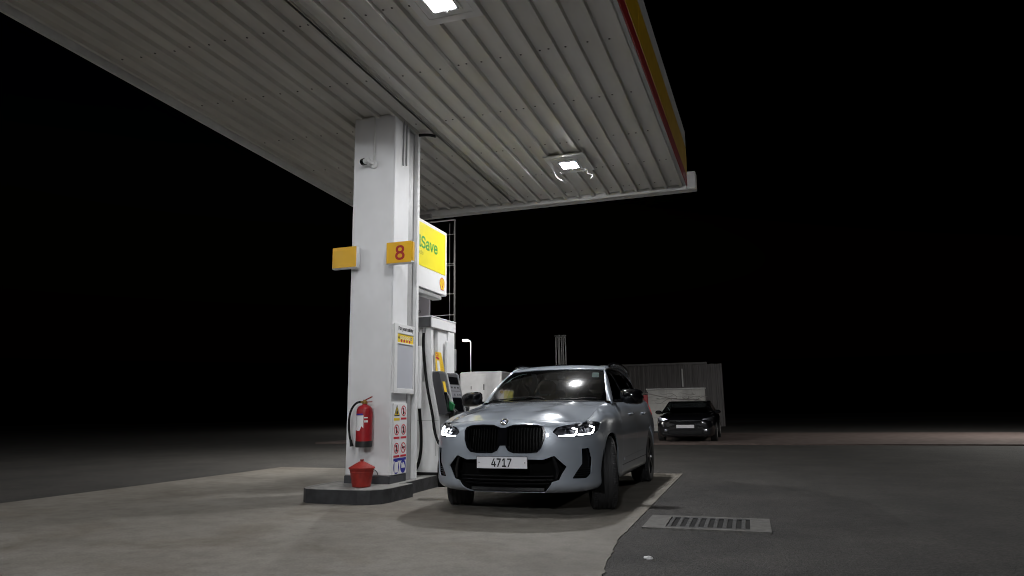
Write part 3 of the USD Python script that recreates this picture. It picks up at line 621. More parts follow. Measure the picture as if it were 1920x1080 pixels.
def patch(poly, S, h=.03, inset=0., skirt=.012, sign=1.):
    out = []
    for g in getattr(poly, 'geoms', [poly]):
        if g.is_empty or g.area < 1e-6: continue
        g = shapely.geometry.polygon.orient(g)
        rings = [resample(r, h * .8) for r in [g.exterior] + list(g.interiors)]
        x0, y0, x1, y1 = g.bounds
        X, Y = np.meshgrid(np.arange(x0, x1 + h, h), np.arange(y0, y1 + h, h * .87)); X = X + (np.arange(X.shape[0]) % 2)[:, None] * h / 2
        inn = np.stack([X.ravel(), Y.ravel()], -1); core = g.buffer(-.42 * h)
        inn = inn[shapely.contains_xy(core, inn[:, 0], inn[:, 1])] if not core.is_empty else inn[:0]
        q = np.vstack(rings + [inn]); T = Delaunay(q).simplices
        c = q[T].mean(1); T = T[shapely.contains_xy(g, c[:, 0], c[:, 1])]
        a = q[T]; ar = (a[:, 1, 0] - a[:, 0, 0]) * (a[:, 2, 1] - a[:, 0, 1]) - (a[:, 1, 1] - a[:, 0, 1]) * (a[:, 2, 0] - a[:, 0, 0])
        T = T[np.abs(ar) > 1e-9]; ar = ar[np.abs(ar) > 1e-9]; T[ar < 0] = T[ar < 0][:, ::-1]
        p = S(q); n = normals(S, q) * sign; p = p - n * inset
        F = [T if sign > 0 else T[:, ::-1]]; V = [p]; base = len(p); off = 0
        if skirt:
            for r in rings:
                m = len(r); i = np.arange(m); jn = (i + 1) % m
                V.append(p[off:off + m] - n[off:off + m] * skirt)
                qd = np.stack([off + i, base + i, base + jn, off + jn], -1)
                qd = np.vstack([qd[:, [0, 1, 2]], qd[:, [0, 2, 3]]]); F.append(qd if sign > 0 else qd[:, ::-1]); base += m; off += m
        out.append((np.vstack(V), np.vstack(F)))
    return out
car = Thing('suv', 'grey sport utility car with glowing headlights and black kidney grille, plate 4717', 'car', CARPOS, local=True)
SM = 32
# features traced on the bumper
lamp = shape_px([(1036, 810.5), (1044, 801), (1060, 796.5), (1078, 792.5), (1100, 788), (1118, 789.5), (1126, 795), (1123, 806), (1113, 814.5), (1100, 816.8), (1078, 819.3), (1048, 820.3)], .006)
kid = shape_px([(945.8, 811), (950, 801), (963, 796.8), (985, 796), (1008, 797.2), (1019, 800.5), (1023, 808), (1021, 824), (1015, 840), (1007, 848), (992, 849.8), (962, 849.6), (952, 845), (945.8, 832)], .010)
kid = kid.intersection(sbox(.012, 0, 3, 3))
intake = shape_px([(944, 859.5), (985, 861.5), (1017, 862.5), (1039, 854.5), (1062.5, 875.5), (1048, 900.5), (1030, 905.5), (985, 909), (944, 910)], .006)
duct = shape_px([(1091, 841), (1105, 839.5), (1110.5, 860), (1109, 888), (1101, 896), (1073, 897.5), (1091.5, 869.5)], .006)
mirr = lambda g: affinity.scale(g, -1, 1, origin=(0, 0))
def both(g): return g.union(mirr(g))
ib = intake.bounds
intake2 = both(intake).union(sbox(-.10, from_px([(944, 910)])[0, 1], .10, from_px([(944, 859.5)])[0, 1])).union(Polygon([(-.40, W0 + .006), (.40, W0 + .006), (.50, from_px([(944, 897)])[0, 1]), (-.50, from_px([(944, 897)])[0, 1])])).buffer(.003).buffer(-.003)
kids = both(kid)
arch = lambda yc, r: Polygon(from_yz([(yc + r * math.cos(g), .372 + r * math.sin(g)) for g in np.linspace(.02 - .30, math.pi + .28, 40)]))
AF_, AR_ = arch(0, .405), arch(2.864, .405)
def below(p):                                                        # the arch opening runs down to the bottom edge
    x0, y0, x1, y1 = p.bounds; c = np.array(p.exterior.coords); lo = c[c[:, 1] < y0 + .06]
    return p.union(sbox(lo[:, 0].min(), W0 - .1, lo[:, 0].max(), y0 + .05)).buffer(.001)
AF_, AR_ = below(AF_), below(AR_)
sy_ = lambda y, z=.7: float(from_yz([(y, z)])[0, 0])
S_BUMP, S_FEN, S_D1, S_D2 = sy_(-.30), sy_(.66), sy_(1.66), sy_(2.75)
full = sbox(-6, W0, 6, W1)
holes = kids.union(intake2).union(both(lamp)).union(both(duct))
bump_reg = sbox(-S_BUMP, W0, S_BUMP, W1).difference(holes).difference(both(AF_))
car.part('front_bumper', patch(bump_reg, SA, .022), 'car_paint', SM)
G = .0025
strip = lambda a, b: sbox(a + G, W0, b - G, W1).difference(AF_).difference(AR_)
zlow = float(from_yz([(1.2, .40)])[0, 1])
regs = {'front_fender': strip(S_BUMP, S_FEN), 'front_door': sbox(S_FEN + G, zlow, S_D1 - G, W1), 'rear_door': sbox(S_D1 + G, zlow, S_D2 - G, W1).difference(AR_), 'rear_quarter': strip(S_D2, 4.75), 'side_sill': sbox(S_FEN + G, W0, S_D2 - G, zlow - .006).difference(AR_)}
for nm, g in regs.items():
    for s in (1, -1):
        m = patch(g, SA, .05); car.part(nm, m if s > 0 else [mirror(a) for a in m], 'car_paint', SM)
car.part('rear_bumper', patch(sbox(4.755, W0, 2 * SMAX - 4.755, W1), lambda q: np.where((q[:, :1] > SMAX), SA(np.c_[2 * SMAX - q[:, 0], q[:, 1]]) * [-1, 1, 1], SA(q)), .06), 'car_paint', SM)
# grille
ringp = kids.difference(kids.buffer(-.020))
car.part('grille_frame', patch(ringp.union(sbox(-.045, kids.bounds[1] + .085, .045, kids.bounds[3] - .06)), SA, .02, -.008, .05), 'gloss_black', SM)
car.part('grille_back', patch(kids.buffer(-.015), SA, .04, .07, 0), 'liner', True)
kin = kids.buffer(-.019)
for k in range(-13, 14):
    x = k * .031
    g = sbox(x - .0045, 0, x + .0045, 3).intersection(kin)
    if g.area > 3e-4: car.part('grille_slat', patch(g, SA, .03, .034, .03), 'grille_black', SM)
# headlights
for s in (1, -1):
    hp = car.group_xform('headlight'); fl = (lambda m: m) if s > 0 else (lambda m: [mirror(a) for a in m] if isinstance(m, list) else mirror(m))
    car.part('lamp_bowl', fl(patch(lamp.buffer(.004), SA, .02, .055, -.055)), 'lamp_bowl', SM, parent=hp)
    car.part('lamp_cover', fl(patch(lamp.buffer(-.003), SA, .02, .001, 0)), 'lamp_cover', True, parent=hp)
    car.part('lamp_bezel', fl(patch(lamp.difference(lamp.buffer(-.009)), SA, .015, .006, .03)), 'gloss_black', SM, parent=hp)
    def led(px, r=.0085, d=.018):
        q = from_px(px); p = SA(q) - normals(SA, q) * d; return tube(curve(p, 16) if len(p) > 2 else p, r, 8)
    for px in ([(1047, 817), (1062, 816.6), (1079, 815.6)], [(1079, 815.6), (1083, 808), (1083.5, 804)], [(1083.5, 804), (1074, 800.5)],
               [(1086, 814.5), (1098, 813.4), (1111, 812.2)], [(1111, 812.2), (1116, 805), (1117, 801)], [(1117, 801), (1106, 795)]):
        car.part('light_strip', fl(led(px)), 'drl', True, parent=hp)
    for px in ((1066, 807), (1097, 804)):
        q = from_px([px]); p = SA(q)[0]; n = normals(SA, q)[0]
        c = lathe([(0, .004), (.022, .0), (.026, -.012), (.030, -.004), (.033, -.03)], 20)
        z = n; a = np.cross([0, 0, 1.], z); a /= np.linalg.norm(a); bb = np.cross(z, a)
        car.part('projector', fl(xf(c, np.stack([a, bb, z], 1), p - n * .022)), 'lens_silver', 35, parent=hp)
    # corner duct and its insert
    car.part('side_duct', fl(patch(duct.buffer(.003), SA, .02, .028, -.028)), 'gloss_black', SM)
    db = duct.bounds
    for k in range(4): car.part('duct_slat', fl(patch(sbox(db[0], db[1] + .02 + k * .022, db[2], db[1] + .028 + k * .022).intersection(duct.buffer(-.006)), SA, .02, .018, .01)), 'satin_black', SM)
# lower intake
car.part('lower_intake', patch(intake2.buffer(.003), SA, .03, .15, -.15), 'liner', SM)
i2 = intake2.bounds
for k in range(5):
    z = i2[1] + .07 + k * .034
    g = sbox(-.50, z, .50, z + .008).intersection(intake2.buffer(-.01))
    if g.area > 1e-3: car.part('intake_bar', patch(g, SA, .04, .060, .014), 'satin_black', SM)
for s in (1, -1):
    fl = (lambda m: m) if s > 0 else (lambda m: [mirror(a) for a in m])
    g = shape_px([(1035, 858), (1039.5, 856), (1049, 884), (1045, 900), (1041, 900), (1043, 884)], .002)
    car.part('intake_fin', fl(patch(g, SA, .02, .012, .03)), 'gloss_black', SM)
car.part('front_splitter', patch(sbox(-.40, W0 + .008, .40, W0 + .04), SA, .04, .010, .03), 'satin_black', SM)
# number plate, badge
pc = SA(from_px([(941, 867)]))[0]; py = -.892
pl = [bx(-.262, .262, py - .006, py, pc[2] - .058, pc[2] + .058, .003)]
car.part('number_plate', bx(-.262, .262, py - .006, py, pc[2] - .058, pc[2] + .058, .003), 'plate_white')
for z0, z1, x0, x1 in ((-.058, -.054, -.262, .262), (.054, .058, -.262, .262), (-.054, .054, -.262, -.258), (-.054, .054, .258, .262)):
    car.part('plate_border', bx(x0, x1, py - .0075, py - .0062, pc[2] + z0, pc[2] + z1), 'print_black')
w = words('4717', .076, .208, True)
car.part('plate_number', xf(w, FY, (-.108, py - .0062, pc[2] - .038)), 'print_black')
for x in (-.235, .235): car.part('plate_screw', move(lathe([(0, -.003), (.006, -.002), (.007, 0)], 10, 'y'), (x, py - .006, pc[2])), 'grey_metal')
car.part('plate_holder', bx(-.25, .25, py + .001, py + .06, pc[2] - .05, pc[2] + .05, .004), 'satin_black')
bq = from_px([(947, 791)]); bp = SA(bq)[0]; bn = normals(SA, bq)[0]; bp[0] = 0; bn[0] = 0; bn /= np.linalg.norm(bn)
ba = np.array([1., 0, 0]); bb = np.cross(bn, ba); BM = np.stack([ba, bb, bn], 1)
bdg = car.part('badge', xf(lathe([(0, .004), (.039, .004), (.041, .0), (.041, -.01)], 28), BM, bp), 'gloss_black', 35)
car.part('badge_rim', xf(lathe([(.032, .004), (.034, .0075), (.041, .006), (.042, 0)], 28), BM, bp), 'chrome', True, parent=bdg)
car.part('badge_ring', xf(lathe([(.0215, .0045), (.0225, .006), (.0235, .0045)], 24), BM, bp), 'chrome', True, parent=bdg)
for g0, m in ((0, 'print_white'), (1, 'badge_blue'), (2, 'print_white'), (3, 'badge_blue')):
    w = Polygon([(0, 0)] + [(.021 * math.cos(g), .021 * math.sin(g)) for g in np.linspace(g0 * math.pi / 2, (g0 + 1) * math.pi / 2, 8)])
    car.part('badge_quarter', xf(move(extr(w, .0015), (0, 0, .0042)), BM, bp), m, parent=bdg)
# bonnet
hl = lambda w: SA(np.c_[np.linspace(-sy_(.63, .9), sy_(.63, .9), 90), np.full(90, w)])
top = hl(W1)
cowl = lambda x: .485 + .21 * np.abs(x / .72) ** 2.2
xs = np.linspace(-.72, .72, 40)
ctl = [(x, y, z) for x, y, z in top[::3]] + [(x, cowl(x) - .01, 1.118 - .010 * abs(x / .72)) for x in np.linspace(-.70, .70, 13)]
for y, z, zr in ((-.62, .977, .972), (-.40, 1.022, 1.012), (-.1, 1.068, 1.058), (.15, 1.096, 1.086), (.34, 1.110, 1.102)):
    ctl += [(0, y, z), (.30 + .14 * y, y, zr + .001), (-.30 - .14 * y, y, zr + .001), (.38 + .14 * y, y, zr + .010), (-.38 - .14 * y, y, zr + .010), (.56, y, zr - .022 - .01 * (y < -.3)), (-.56, y, zr - .022 - .01 * (y < -.3))]
ctl = np.array(ctl); ctl = ctl[np.unique(np.round(ctl[:, :2], 3), axis=0, return_index=True)[1]]
rb = RBFInterpolator(ctl[:, :2], ctl[:, 2], kernel='thin_plate_spline', smoothing=1e-5)
SH = lambda q: np.c_[q, rb(q)]
edge_ = [(x, y) for x, y, _ in top if y < cowl(min(abs(x), .72)) - .012]
hood = Polygon(edge_ + [(x, cowl(x) - .012) for x in xs[::-1]]).buffer(0)
car.part('bonnet', patch(hood.buffer(-.003), SH, .03, 0, .015), 'car_paint', SM)
# windscreen
def SW(q):
    u, v = q[:, 0] / .7, q[:, 1] / .9; a = np.abs(u) ** 2.2
    b = np.stack([.742 * u, (.50 + .20 * a), 1.117 + 0 * u], -1); t_ = np.stack([.604 * u, 1.19 + .105 * a, 1.528 - .015 * a], -1)
    bul = .035 * np.sin(np.pi * np.clip(v, 0, 1))[:, None] * np.array([0, -.65, .76])
    return b + (t_ - b) * v[:, None] + bul
ws = sbox(-.695, .004, .695, .893).buffer(-.03).buffer(.03)
car.part('windscreen', patch(ws, SW, .06, 0, .004), 'windscreen', True)
car.part('windscreen_band', patch(ws.difference(sbox(-.655, .045, .655, .84).buffer(-.04).buffer(.04)), SW, .04, .006, 0), 'satin_black', True)
st = sbox(.545, .625, .635, .80).buffer(-.015).buffer(.015)
car.part('windscreen_sticker', patch(st, SW, .03, .0075, 0), 'sticker', True)
tag = LineString([(-.625, .52), (-.60, .66), (-.53, .765), (-.43, .80)]).buffer(.011)
car.part('toll_tag', patch(tag, SW, .02, .0072, 0), 'sticker', True)
for pts in ([(-.62, .03), (-.05, .10), (.05, .02)], [(.15, .02), (.60, .045)]):
    q = np.array(pts); q = np.c_[np.interp(np.linspace(0, 1, 12), np.linspace(0, 1, len(q)), q[:, 0]), np.interp(np.linspace(0, 1, 12), np.linspace(0, 1, len(q)), q[:, 1])]
    car.part('wiper', tube(SW(q) + normals(SW, q) * .014, .008, 6), 'satin_black', True)
car.part('cowl_panel', tube(np.c_[xs * .99, cowl(xs) - .002, 1.118 - .012 * np.abs(xs / .72)], .014, 8), 'satin_black', True)
# roof
ry = np.array([1.16, 1.32, 1.55, 1.9, 2.4, 2.9, 3.3, 3.55]); rz = np.array([1.522, 1.568, 1.606, 1.630, 1.632, 1.606, 1.562, 1.525]); rx = np.array([.604, .622, .632, .638, .636, .618, .59, .56])
fz, fx = CubicSpline(ry, rz), CubicSpline(ry, rx)
def SR(q):
    u = q[:, 0] / .62; y = q[:, 1] + .105 * np.clip(np.abs(u), 0, 1) ** 2.2 * np.clip((2.0 - q[:, 1]) / .8, 0, 1)
    return np.stack([u * fx(y), y, fz(y) - .045 * np.abs(u) ** 2.4], -1)
car.part('roof', patch(sbox(-.62, 1.195, .62, 3.5), SR, .05, 0, .01), 'car_paint', True)
car.part('sunroof', patch(sbox(-.50, 1.45, .50, 2.9).buffer(-.04).buffer(.04), SR, .06, -.003, .006), 'sunroof', SM)
# side glass, pillars
roof_edge = lambda y: (fx(y), fz(y) - .045)
def SG(q):
    y, z = q[:, 0], q[:, 1]; x = .812 - .40 * (z - 1.085) - .10 * np.clip((z - 1.085) / .5, 0, 1) ** 3 * .6
    x = x - .10 * np.clip((y - 2.6) / 1.1, 0, 1) ** 2
    return np.stack([x, y, z], -1)
up = [(1.30, 1.512), (1.5, 1.556), (1.8, 1.584), (2.2, 1.592), (2.7, 1.578), (3.1, 1.542), (3.45, 1.482), (3.58, 1.42)]
pil_ = Polygon([(.66, 1.085), (.97, 1.29)] + up + [(3.72, 1.20), (3.70, 1.165), (2.86, 1.15), (2.0, 1.125), (1.2, 1.10)])
dlo = Polygon([(.79, 1.105), (1.05, 1.30), (1.335, 1.475), (1.54, 1.535), (1.9, 1.560), (2.3, 1.564), (2.7, 1.548), (3.05, 1.490), (3.34, 1.37), (3.36, 1.30), (3.25, 1.205), (2.9, 1.175), (2.0, 1.142), (1.2, 1.118)]).buffer(-.015).buffer(.015)
qs = [sbox(.5, 1, 1.69, 2), sbox(1.77, 1, 2.62, 2), sbox(2.70, 1, 3.6, 2)]
nm = ['front_side_glass', 'rear_side_glass', 'quarter_glass']
for s in (1, -1):
    fl = (lambda m: m) if s > 0 else (lambda m: [mirror(a) for a in m] if isinstance(m, list) else mirror(m))
    car.part('pillar_frame', fl(patch(pil_.difference(dlo), SG, .04, 0, .015)), 'car_paint', SM)
    car.part('window_trim', fl(patch(dlo.buffer(-.001).difference(dlo.buffer(-.022)), SG, .03, .002, .01)), 'gloss_black', SM)
    car.part('window_pillars', fl(patch(sbox(1.688, 1, 1.772, 2).union(sbox(2.618, 1, 2.702, 2)).intersection(dlo.buffer(-.02)), SG, .03, .001, .01)), 'gloss_black', SM)
    for k, c in enumerate(qs): car.part(nm[k], fl(patch(c.intersection(dlo.buffer(-.021)), SG, .06, .006, 0)), 'tinted_glass', True)
    # windscreen pillar and cant rail: strips that close the gap to the windscreen and the roof, rounded outwards
    n1, n2 = 26, 40
    v1 = np.linspace(0, .9, n1); A_ = SW(np.c_[np.full(n1, .70), v1])
    B_ = SG(np.c_[np.interp(np.linspace(0, 1, n1), [0, .47, 1], [.66, .97, 1.30]), np.interp(np.linspace(0, 1, n1), [0, .47, 1], [1.085, 1.29, 1.512])])
    yy = np.linspace(1.30, 3.58, n2); C_ = SG(np.c_[yy, CubicSpline([a for a, _ in up], [b for _, b in up])(yy)])
    ym = np.linspace(1.195, 3.5, n2); D_ = SR(np.c_[np.full(n2, .62), ym])
    O = np.vstack([B_, C_[1:]]); I = np.vstack([A_, D_[1:]]); N = len(O); K = 7
    V = []
    for k in range(K):
        u = k / (K - 1); bulge = .016 * math.sin(math.pi * u)
        V.append(I + (O - I) * u + bulge * np.array([.5, 0, .86]))
    V = np.vstack(V); Fq = np.array([(a * N + b, a * N + b + 1, (a + 1) * N + b + 1, (a + 1) * N + b) for a in range(K - 1) for b in range(N - 1)])
    car.part('roof_pillar', fl(vf((V, Fq[:, ::-1]))), 'car_paint', True)
    rl = np.c_[np.full(30, .0), np.linspace(1.42, 3.2, 30)]; rp = SR(np.c_[np.full(30, .60), rl[:, 1]])
    rp[:, 2] += .010 + .024 * np.clip(np.minimum(np.linspace(0, 1, 30), np.linspace(1, 0, 30)) * 8, 0, 1) ** .6; rp[:, 0] += .02
    car.part('roof_rail', fl(tube(rp, .017, 8)), 'gloss_black', True)
    # mirror
    mg = car.group_xform('wing_mirror')
    sh = []
    for g in np.linspace(0, 2 * math.pi, 15)[:-1]:
        for dy, k in ((0, .8), (.05, 1.0), (.11, .86), (.145, .45)):
            sh.append((1.01 + .142 * k * np.sign(math.cos(g)) * abs(math.cos(g)) ** .6, .90 - dy, 1.165 + .092 * k * np.sign(math.sin(g)) * abs(math.sin(g)) ** .6 - .012 * math.cos(g)))
    car.part('mirror_housing', fl(hull(sh)), 'gloss_black', 40, parent=mg)
    car.part('mirror_arm', fl(hull([(.79, .78, 1.10), (.79, .90, 1.10), (.80, .78, 1.135), (.80, .90, 1.135), (.92, .80, 1.10), (.92, .88, 1.10), (.92, .80, 1.135), (.92, .88, 1.135)])), 'gloss_black', parent=mg)
    car.part('mirror_glass', fl(bx(.90, 1.11, .9005, .905, 1.11, 1.215, .002)), 'lens_silver', parent=mg)
    # door handles
    for y in (1.42, 2.42):
        q = from_yz([(y - .12, .955), (y + .10, .962)]); p = SA(np.c_[np.linspace(q[0, 0], q[1, 0], 10), np.linspace(q[0, 1], q[1, 1], 10)])
        p[:, 0] += .028 * np.clip(np.sin(np.linspace(0, np.pi, 10)) * 2, 0, 1); car.part('door_handle', fl(tube(p, .015, 8)), 'car_paint', True)
    g = Polygon(from_yz([(.78, .44), (2.35, .47), (2.35, .485), (.78, .47)])); car.part('sill_crease', fl(patch(g, SA, .06, -.006, .012)), 'car_paint', SM)
# rear closing: tailgate glass and panel
def ST(q):
    u, v = q[:, 0] / .6, q[:, 1]
    b = np.stack([.72 * u, 3.72 - .06 * u * u, 1.16 + 0 * u], -1); t_ = np.stack([.55 * u, 3.5 - .03 * u * u, 1.525 - .03 * u * u], -1); return b + (t_ - b) * v[:, None]
car.part('tailgate_glass', patch(sbox(-.6, 0, .6, 1), ST, .1, 0, 0, -1), 'tinted_glass', True)
for s in (1, -1):
    g = Polygon(from_yz([(3.30, .93), (3.34, 1.06), (3.62, 1.06), (3.62, .95)])); m = patch(g, SA, .04, -.004, .01); car.part('tail_light', m if s > 0 else [mirror(a) for a in m], 'reflector_red', SM)
# underbody, arch liners
car.part('underbody', bx(-.74, .74, -.42, 3.6, .21, .30, .03), 'liner')
car.part('engine_shield', bx(-.48, .48, -.70, -.3, .235, .60, .03), 'liner')
for yc in (0, 2.864):
    for s in (1, -1):
        g = np.linspace(-.35, math.pi + .35, 26); q0 = np.c_[yc + .43 * np.cos(g), .372 + .43 * np.sin(g)]
        V = np.vstack([np.c_[np.full(26, s * .50), q0], np.c_[np.full(26, s * .90), q0 * [1, 1]]]); Fq = np.array([(k, k + 1, 27 + k, 26 + k) for k in range(25)])
        car.part('arch_liner', vf((V, Fq)), 'liner', True)
        car.part('liner_wall', bx(min(s * .49, s * .5), max(s * .49, s * .5), yc - .43, yc + .43, .2, .8), 'liner')
# interior
xw = lambda y0, y1, x0, x1, z0, z1, c=.03: bx(x0, x1, y0, y1, z0, z1, c)
car.part('dashboard', hull([(x, y, z) for x in (-.70, .70) for y, z in ((.74, 1.07), (.84, 1.09), (1.14, 1.06), (1.18, .95), (1.1, .7), (.7, .7))]), 'interior')
car.part('instrument_hood', hull([(x, y, z) for x in (-.56, -.16) for y, z in ((.95, 1.10), (1.10, 1.135), (1.15, 1.08), (.95, 1.08))]), 'interior')
car.part('cabin_floor', bx(-.72, .72, .7, 3.5, .50, .55), 'interior')
car.part('cabin_side', bx(-.745, -.72, .75, 3.5, .5, 1.09), 'interior'); car.part('cabin_side', bx(.72, .745, .75, 3.5, .5, 1.09), 'interior')
car.part('rear_bulkhead', bx(-.70, .70, 3.2, 3.24, .5, 1.12), 'interior')
car.part('headliner', patch(sbox(-.58, 1.25, .58, 3.4), SR, .12, .05, 0), 'interior', True)
for x in (-.37, .37):
    sg = car.group_xform('front_seat')
    car.part('seat_base', xw(1.35, 1.88, x - .25, x + .25, .55, .78, .07), 'leather', 40, parent=sg)
    car.part('backrest', hull([(x + a, y, z) for a in (-.24, .24) for y, z in ((1.78, .72), (1.92, .70), (1.98, 1.05), (2.08, 1.05))] + [(x + a, y, z) for a in (-.17, .17) for y, z in ((2.0, 1.22), (2.08, 1.22))]), 'leather', 40, parent=sg)
    car.part('headrest', xw(2.02, 2.14, x - .135, x + .135, 1.235, 1.42, .05), 'leather', 40, parent=sg)
car.part('rear_bench', xw(2.75, 2.95, -.66, .66, .6, 1.16, .06), 'leather', 40)
for x in (-.42, 0, .42): car.part('rear_headrest', xw(2.84, 2.94, x - .12, x + .12, 1.17, 1.30, .04), 'leather', 40)
sw = tube(np.array([(.185 * math.cos(g), 0, .185 * math.sin(g)) for g in np.linspace(0, 2 * math.pi, 37)]), .016, 8, False)
ct_, st_ = math.cos(.42), math.sin(.42)
SWM = np.array([[1, 0, 0], [0, ct_, st_], [0, -st_, ct_]])
stg = car.group_xform('steering_wheel')
car.part('wheel_rim', xf(sw, SWM, (-.37, 1.22, 1.02)), 'black_plastic', True, parent=stg)
car.part('wheel_hub', xf(lathe([(0, -.03), (.07, -.03), (.075, .02), (0, .03)], 16, 'y'), SWM, (-.37, 1.22, 1.02)), 'black_plastic', 40, parent=stg)
car.part('wheel_spoke', xf(bx(-.175, .175, -.012, .012, -.02, .02, .005), SWM, (-.37, 1.22, 1.02)), 'black_plastic', parent=stg)
car.part('rear_view_mirror', bx(-.13, .13, 1.12, 1.16, 1.39, 1.455, .015), 'black_plastic', 40)
car.part('sensor_pod', hull([(-.06, 1.06, 1.47), (.06, 1.06, 1.47), (-.05, 1.10, 1.40), (.05, 1.10, 1.40), (-.05, 1.16, 1.48), (.05, 1.16, 1.48)]), 'black_plastic')
# wheels
def wheel(x, y, steer, s):
    g = car.group_xform('wheel'); c, si = math.cos(steer), math.sin(steer)
    Rz = np.array([[c, -si, 0], [si, c, 0], [0, 0, 1.]]); put = lambda m: xf(m, Rz, (x, y, .370))
    hw = .128; pr = [(.262, -hw + .012), (.30, -hw - .002), (.335, -hw), (.356, -hw + .014), (.366, -hw + .034)]
    for gx in (-.066, -.022, .022, .066): pr += [(.3695 - .3 * gx * gx, gx - .0095), (.357, gx - .008), (.357, gx + .008), (.3695 - .3 * gx * gx, gx + .0095)]
    pr += [(.366, hw - .034), (.356, hw - .014), (.335, hw), (.30, hw + .002), (.262, hw - .012)]
    car.part('tyre', put(lathe(pr, 72, 'x')), 'tyre', 30, parent=g)
    lug = []
    for k in range(90):
        for side_ in (-1, 1):
            a0 = 2 * math.pi * k / 90; m = bx(.0, .034, -.0035, .0035, .3655, .3705); m = xf(m, np.array([[side_, 0, 0], [0, 1, 0], [0, 0, 1]]), (side_ * .074, 0, 0))
            ca, sa = math.cos(a0), math.sin(a0); lug.append(xf(m, np.array([[1, 0, 0], [0, ca, -sa], [0, sa, ca]])))
    car.part('tread_blocks', put(lug), 'tyre', parent=g, kind='stuff')
    o = s * 1.
    car.part('rim_barrel', put(lathe([(.262, -hw + .012), (.245, -hw + .02), (.235, -.05), (.235, .05), (.245, hw - .02), (.262, hw - .012), (.268, hw - .012), (.268, -hw + .012)], 48, 'x')), 'rim_black', 30, parent=g)
    car.part('brake_disc', put(move(lathe([(0, -.01), (.175, -.01), (.175, .01), (0, .01)], 32, 'x'), (o * .02, 0, 0))), 'disc_steel', 30, parent=g)
    car.part('hub_cap', put(move(lathe([(0, -.02), (.07, -.02), (.065, .015), (.03, .02), (0, .02)], 20, 'x'), (o * .085, 0, 0))), 'rim_black', 30, parent=g)
    for k in range(5):
        for d in (-.10, .10):
            a0 = 2 * math.pi * k / 5 + d + .3
            sp_ = hull([(o * .07, -.022, .04), (o * .07, .022, .04), (o * .105, -.016, .04), (o * .105, .016, .04), (o * .085, -.014, .248), (o * .085, .014, .248), (o * .112, -.010, .248), (o * .112, .010, .248)])
            ca, sa = math.cos(a0 - d * .9 * 0), math.sin(a0)
            car.part('spoke', put(xf(sp_, np.array([[1, 0, 0], [0, ca, -sa], [0, sa, ca]]))), 'rim_black', parent=g)
ST_ = math.radians(17)
wheel(.80, 0, ST_, 1); wheel(-.80, 0, ST_, -1); wheel(.805, 2.864, 0, 1); wheel(-.805, 2.864, 0, -1)
for y in (0.0, 2.864): car.part('axle', tube([(-.66, y, .37), (.66, y, .37)], .045, 10), 'satin_black')

# ---------------------------------------------------------------- background
t = Thing('storage_cabin', 'white steel storage cabin behind the dispenser and the car', 'cabin', (-7.85, 20.6, 0))
t.part('cabin_shell', bx(-8.52, -7.12, 20, 21.4, .05, 2.225, .05), 'container_white')
t.part('cabin_door', bx(-8.45, -7.62, 19.985, 19.998, .15, 2.12, .004), 'container_white')
t.part('door_handle', bx(-7.70, -7.67, 19.96, 19.984, 1.65, 1.83, .005), 'dark_grey'); t.part('hinge', bx(-8.12, -8.10, 19.97, 19.984, 1.68, 1.78, .004), 'dark_grey')
t.part('corner_trim', tube([(-7.13, 20.01, .1), (-7.13, 20.01, 2.2)], .03, 8), 'white_metal', 40); t.part('base_skid', bx(-8.5, -7.14, 20.05, 21.35, 0, .049), 'dark_grey')
def street_lamp(name, label, loc, rz, h=5.2, local=False):
    t = Thing(name, label, 'street lamp', loc, rz, 'street lamps round the forecourt', local=True)
    t.part('pole', lathe([(.11, 0), (.11, .03), (.075, .05), (.055, h * .55), (.04, h - .12), (0, h - .11)], 14), 'steel_paint', 35)
    t.part('arm', tube(curve([(0, 0, h - .2), (-.06, 0, h - .05), (-.2, 0, h + .02)], 10), .03, 8), 'steel_paint', 35)
    t.part('lamp_head', bx(-.55, -.15, -.11, .11, h, h + .09, .03), 'steel_paint')
    t.part('lamp_light', hull([(-.50, -.08, h + .001), (-.20, -.08, h + .001), (-.50, .08, h + .001), (-.20, .08, h + .001), (-.45, -.05, h - .055), (-.25, -.05, h - .055), (-.45, .05, h - .055), (-.25, .05, h - .055)]), 'street_light')
    return t
sl0 = street_lamp('street_lamp', 'lit street lamp on a pale pole rising behind the white cabin', (-15.43, 38, 0), 0)
copy_of(sl0, 'street_lamp', 'street lamp standing right of the viewer, outside the photo', 'street lamp', (9.5, 25.0, 0), 0, 'street lamps round the forecourt')
def floodlight(label, loc, aim, h, w_):
    d = np.array(aim, float) - (np.array(loc) + [0, 0, h]); d /= np.linalg.norm(d); a = np.cross(d, [0, 0, 1.]); a /= np.linalg.norm(a); b_ = np.cross(a, d); A = np.stack([a, b_, d], 1); o = np.array(loc) + [0, 0, h]
    t = Thing('floodlight', label, 'floodlight', loc, group='floodlights on poles round the forecourt')
    t.part('pole', move(lathe([(.12, 0), (.12, .03), (.08, .05), (.05, h - .1), (0, h - .09)], 14), loc), 'steel_paint', 35)
    t.part('flood_housing', xf(bx(-w_ - .03, w_ + .03, -.18, .18, -.16, -.002, .03), A, o), 'steel_paint')
    t.part('flood_lens', xf(bx(-w_, w_, -.15, .15, -.001, .004), A, o), 'flood_light')
floodlight('floodlight on a pole to the left behind the viewer', (-13.5, -.8, 0), (-4, 8, 1), 6.4, .10)
floodlight('floodlight on a pole straight behind the viewer', (1.2, -9.5, 0), (-3, 8, 1), 6.3, .24)
copy_of(sl0, 'street_lamp', 'street lamp hidden behind the white pillar, beside the white cabin', 'street lamp', (-7.75, 13.9, 0), -1.2, 'street lamps round the forecourt')
ps = [-8.031, -7.931, -7.869, -7.782, -7.69, -7.6]
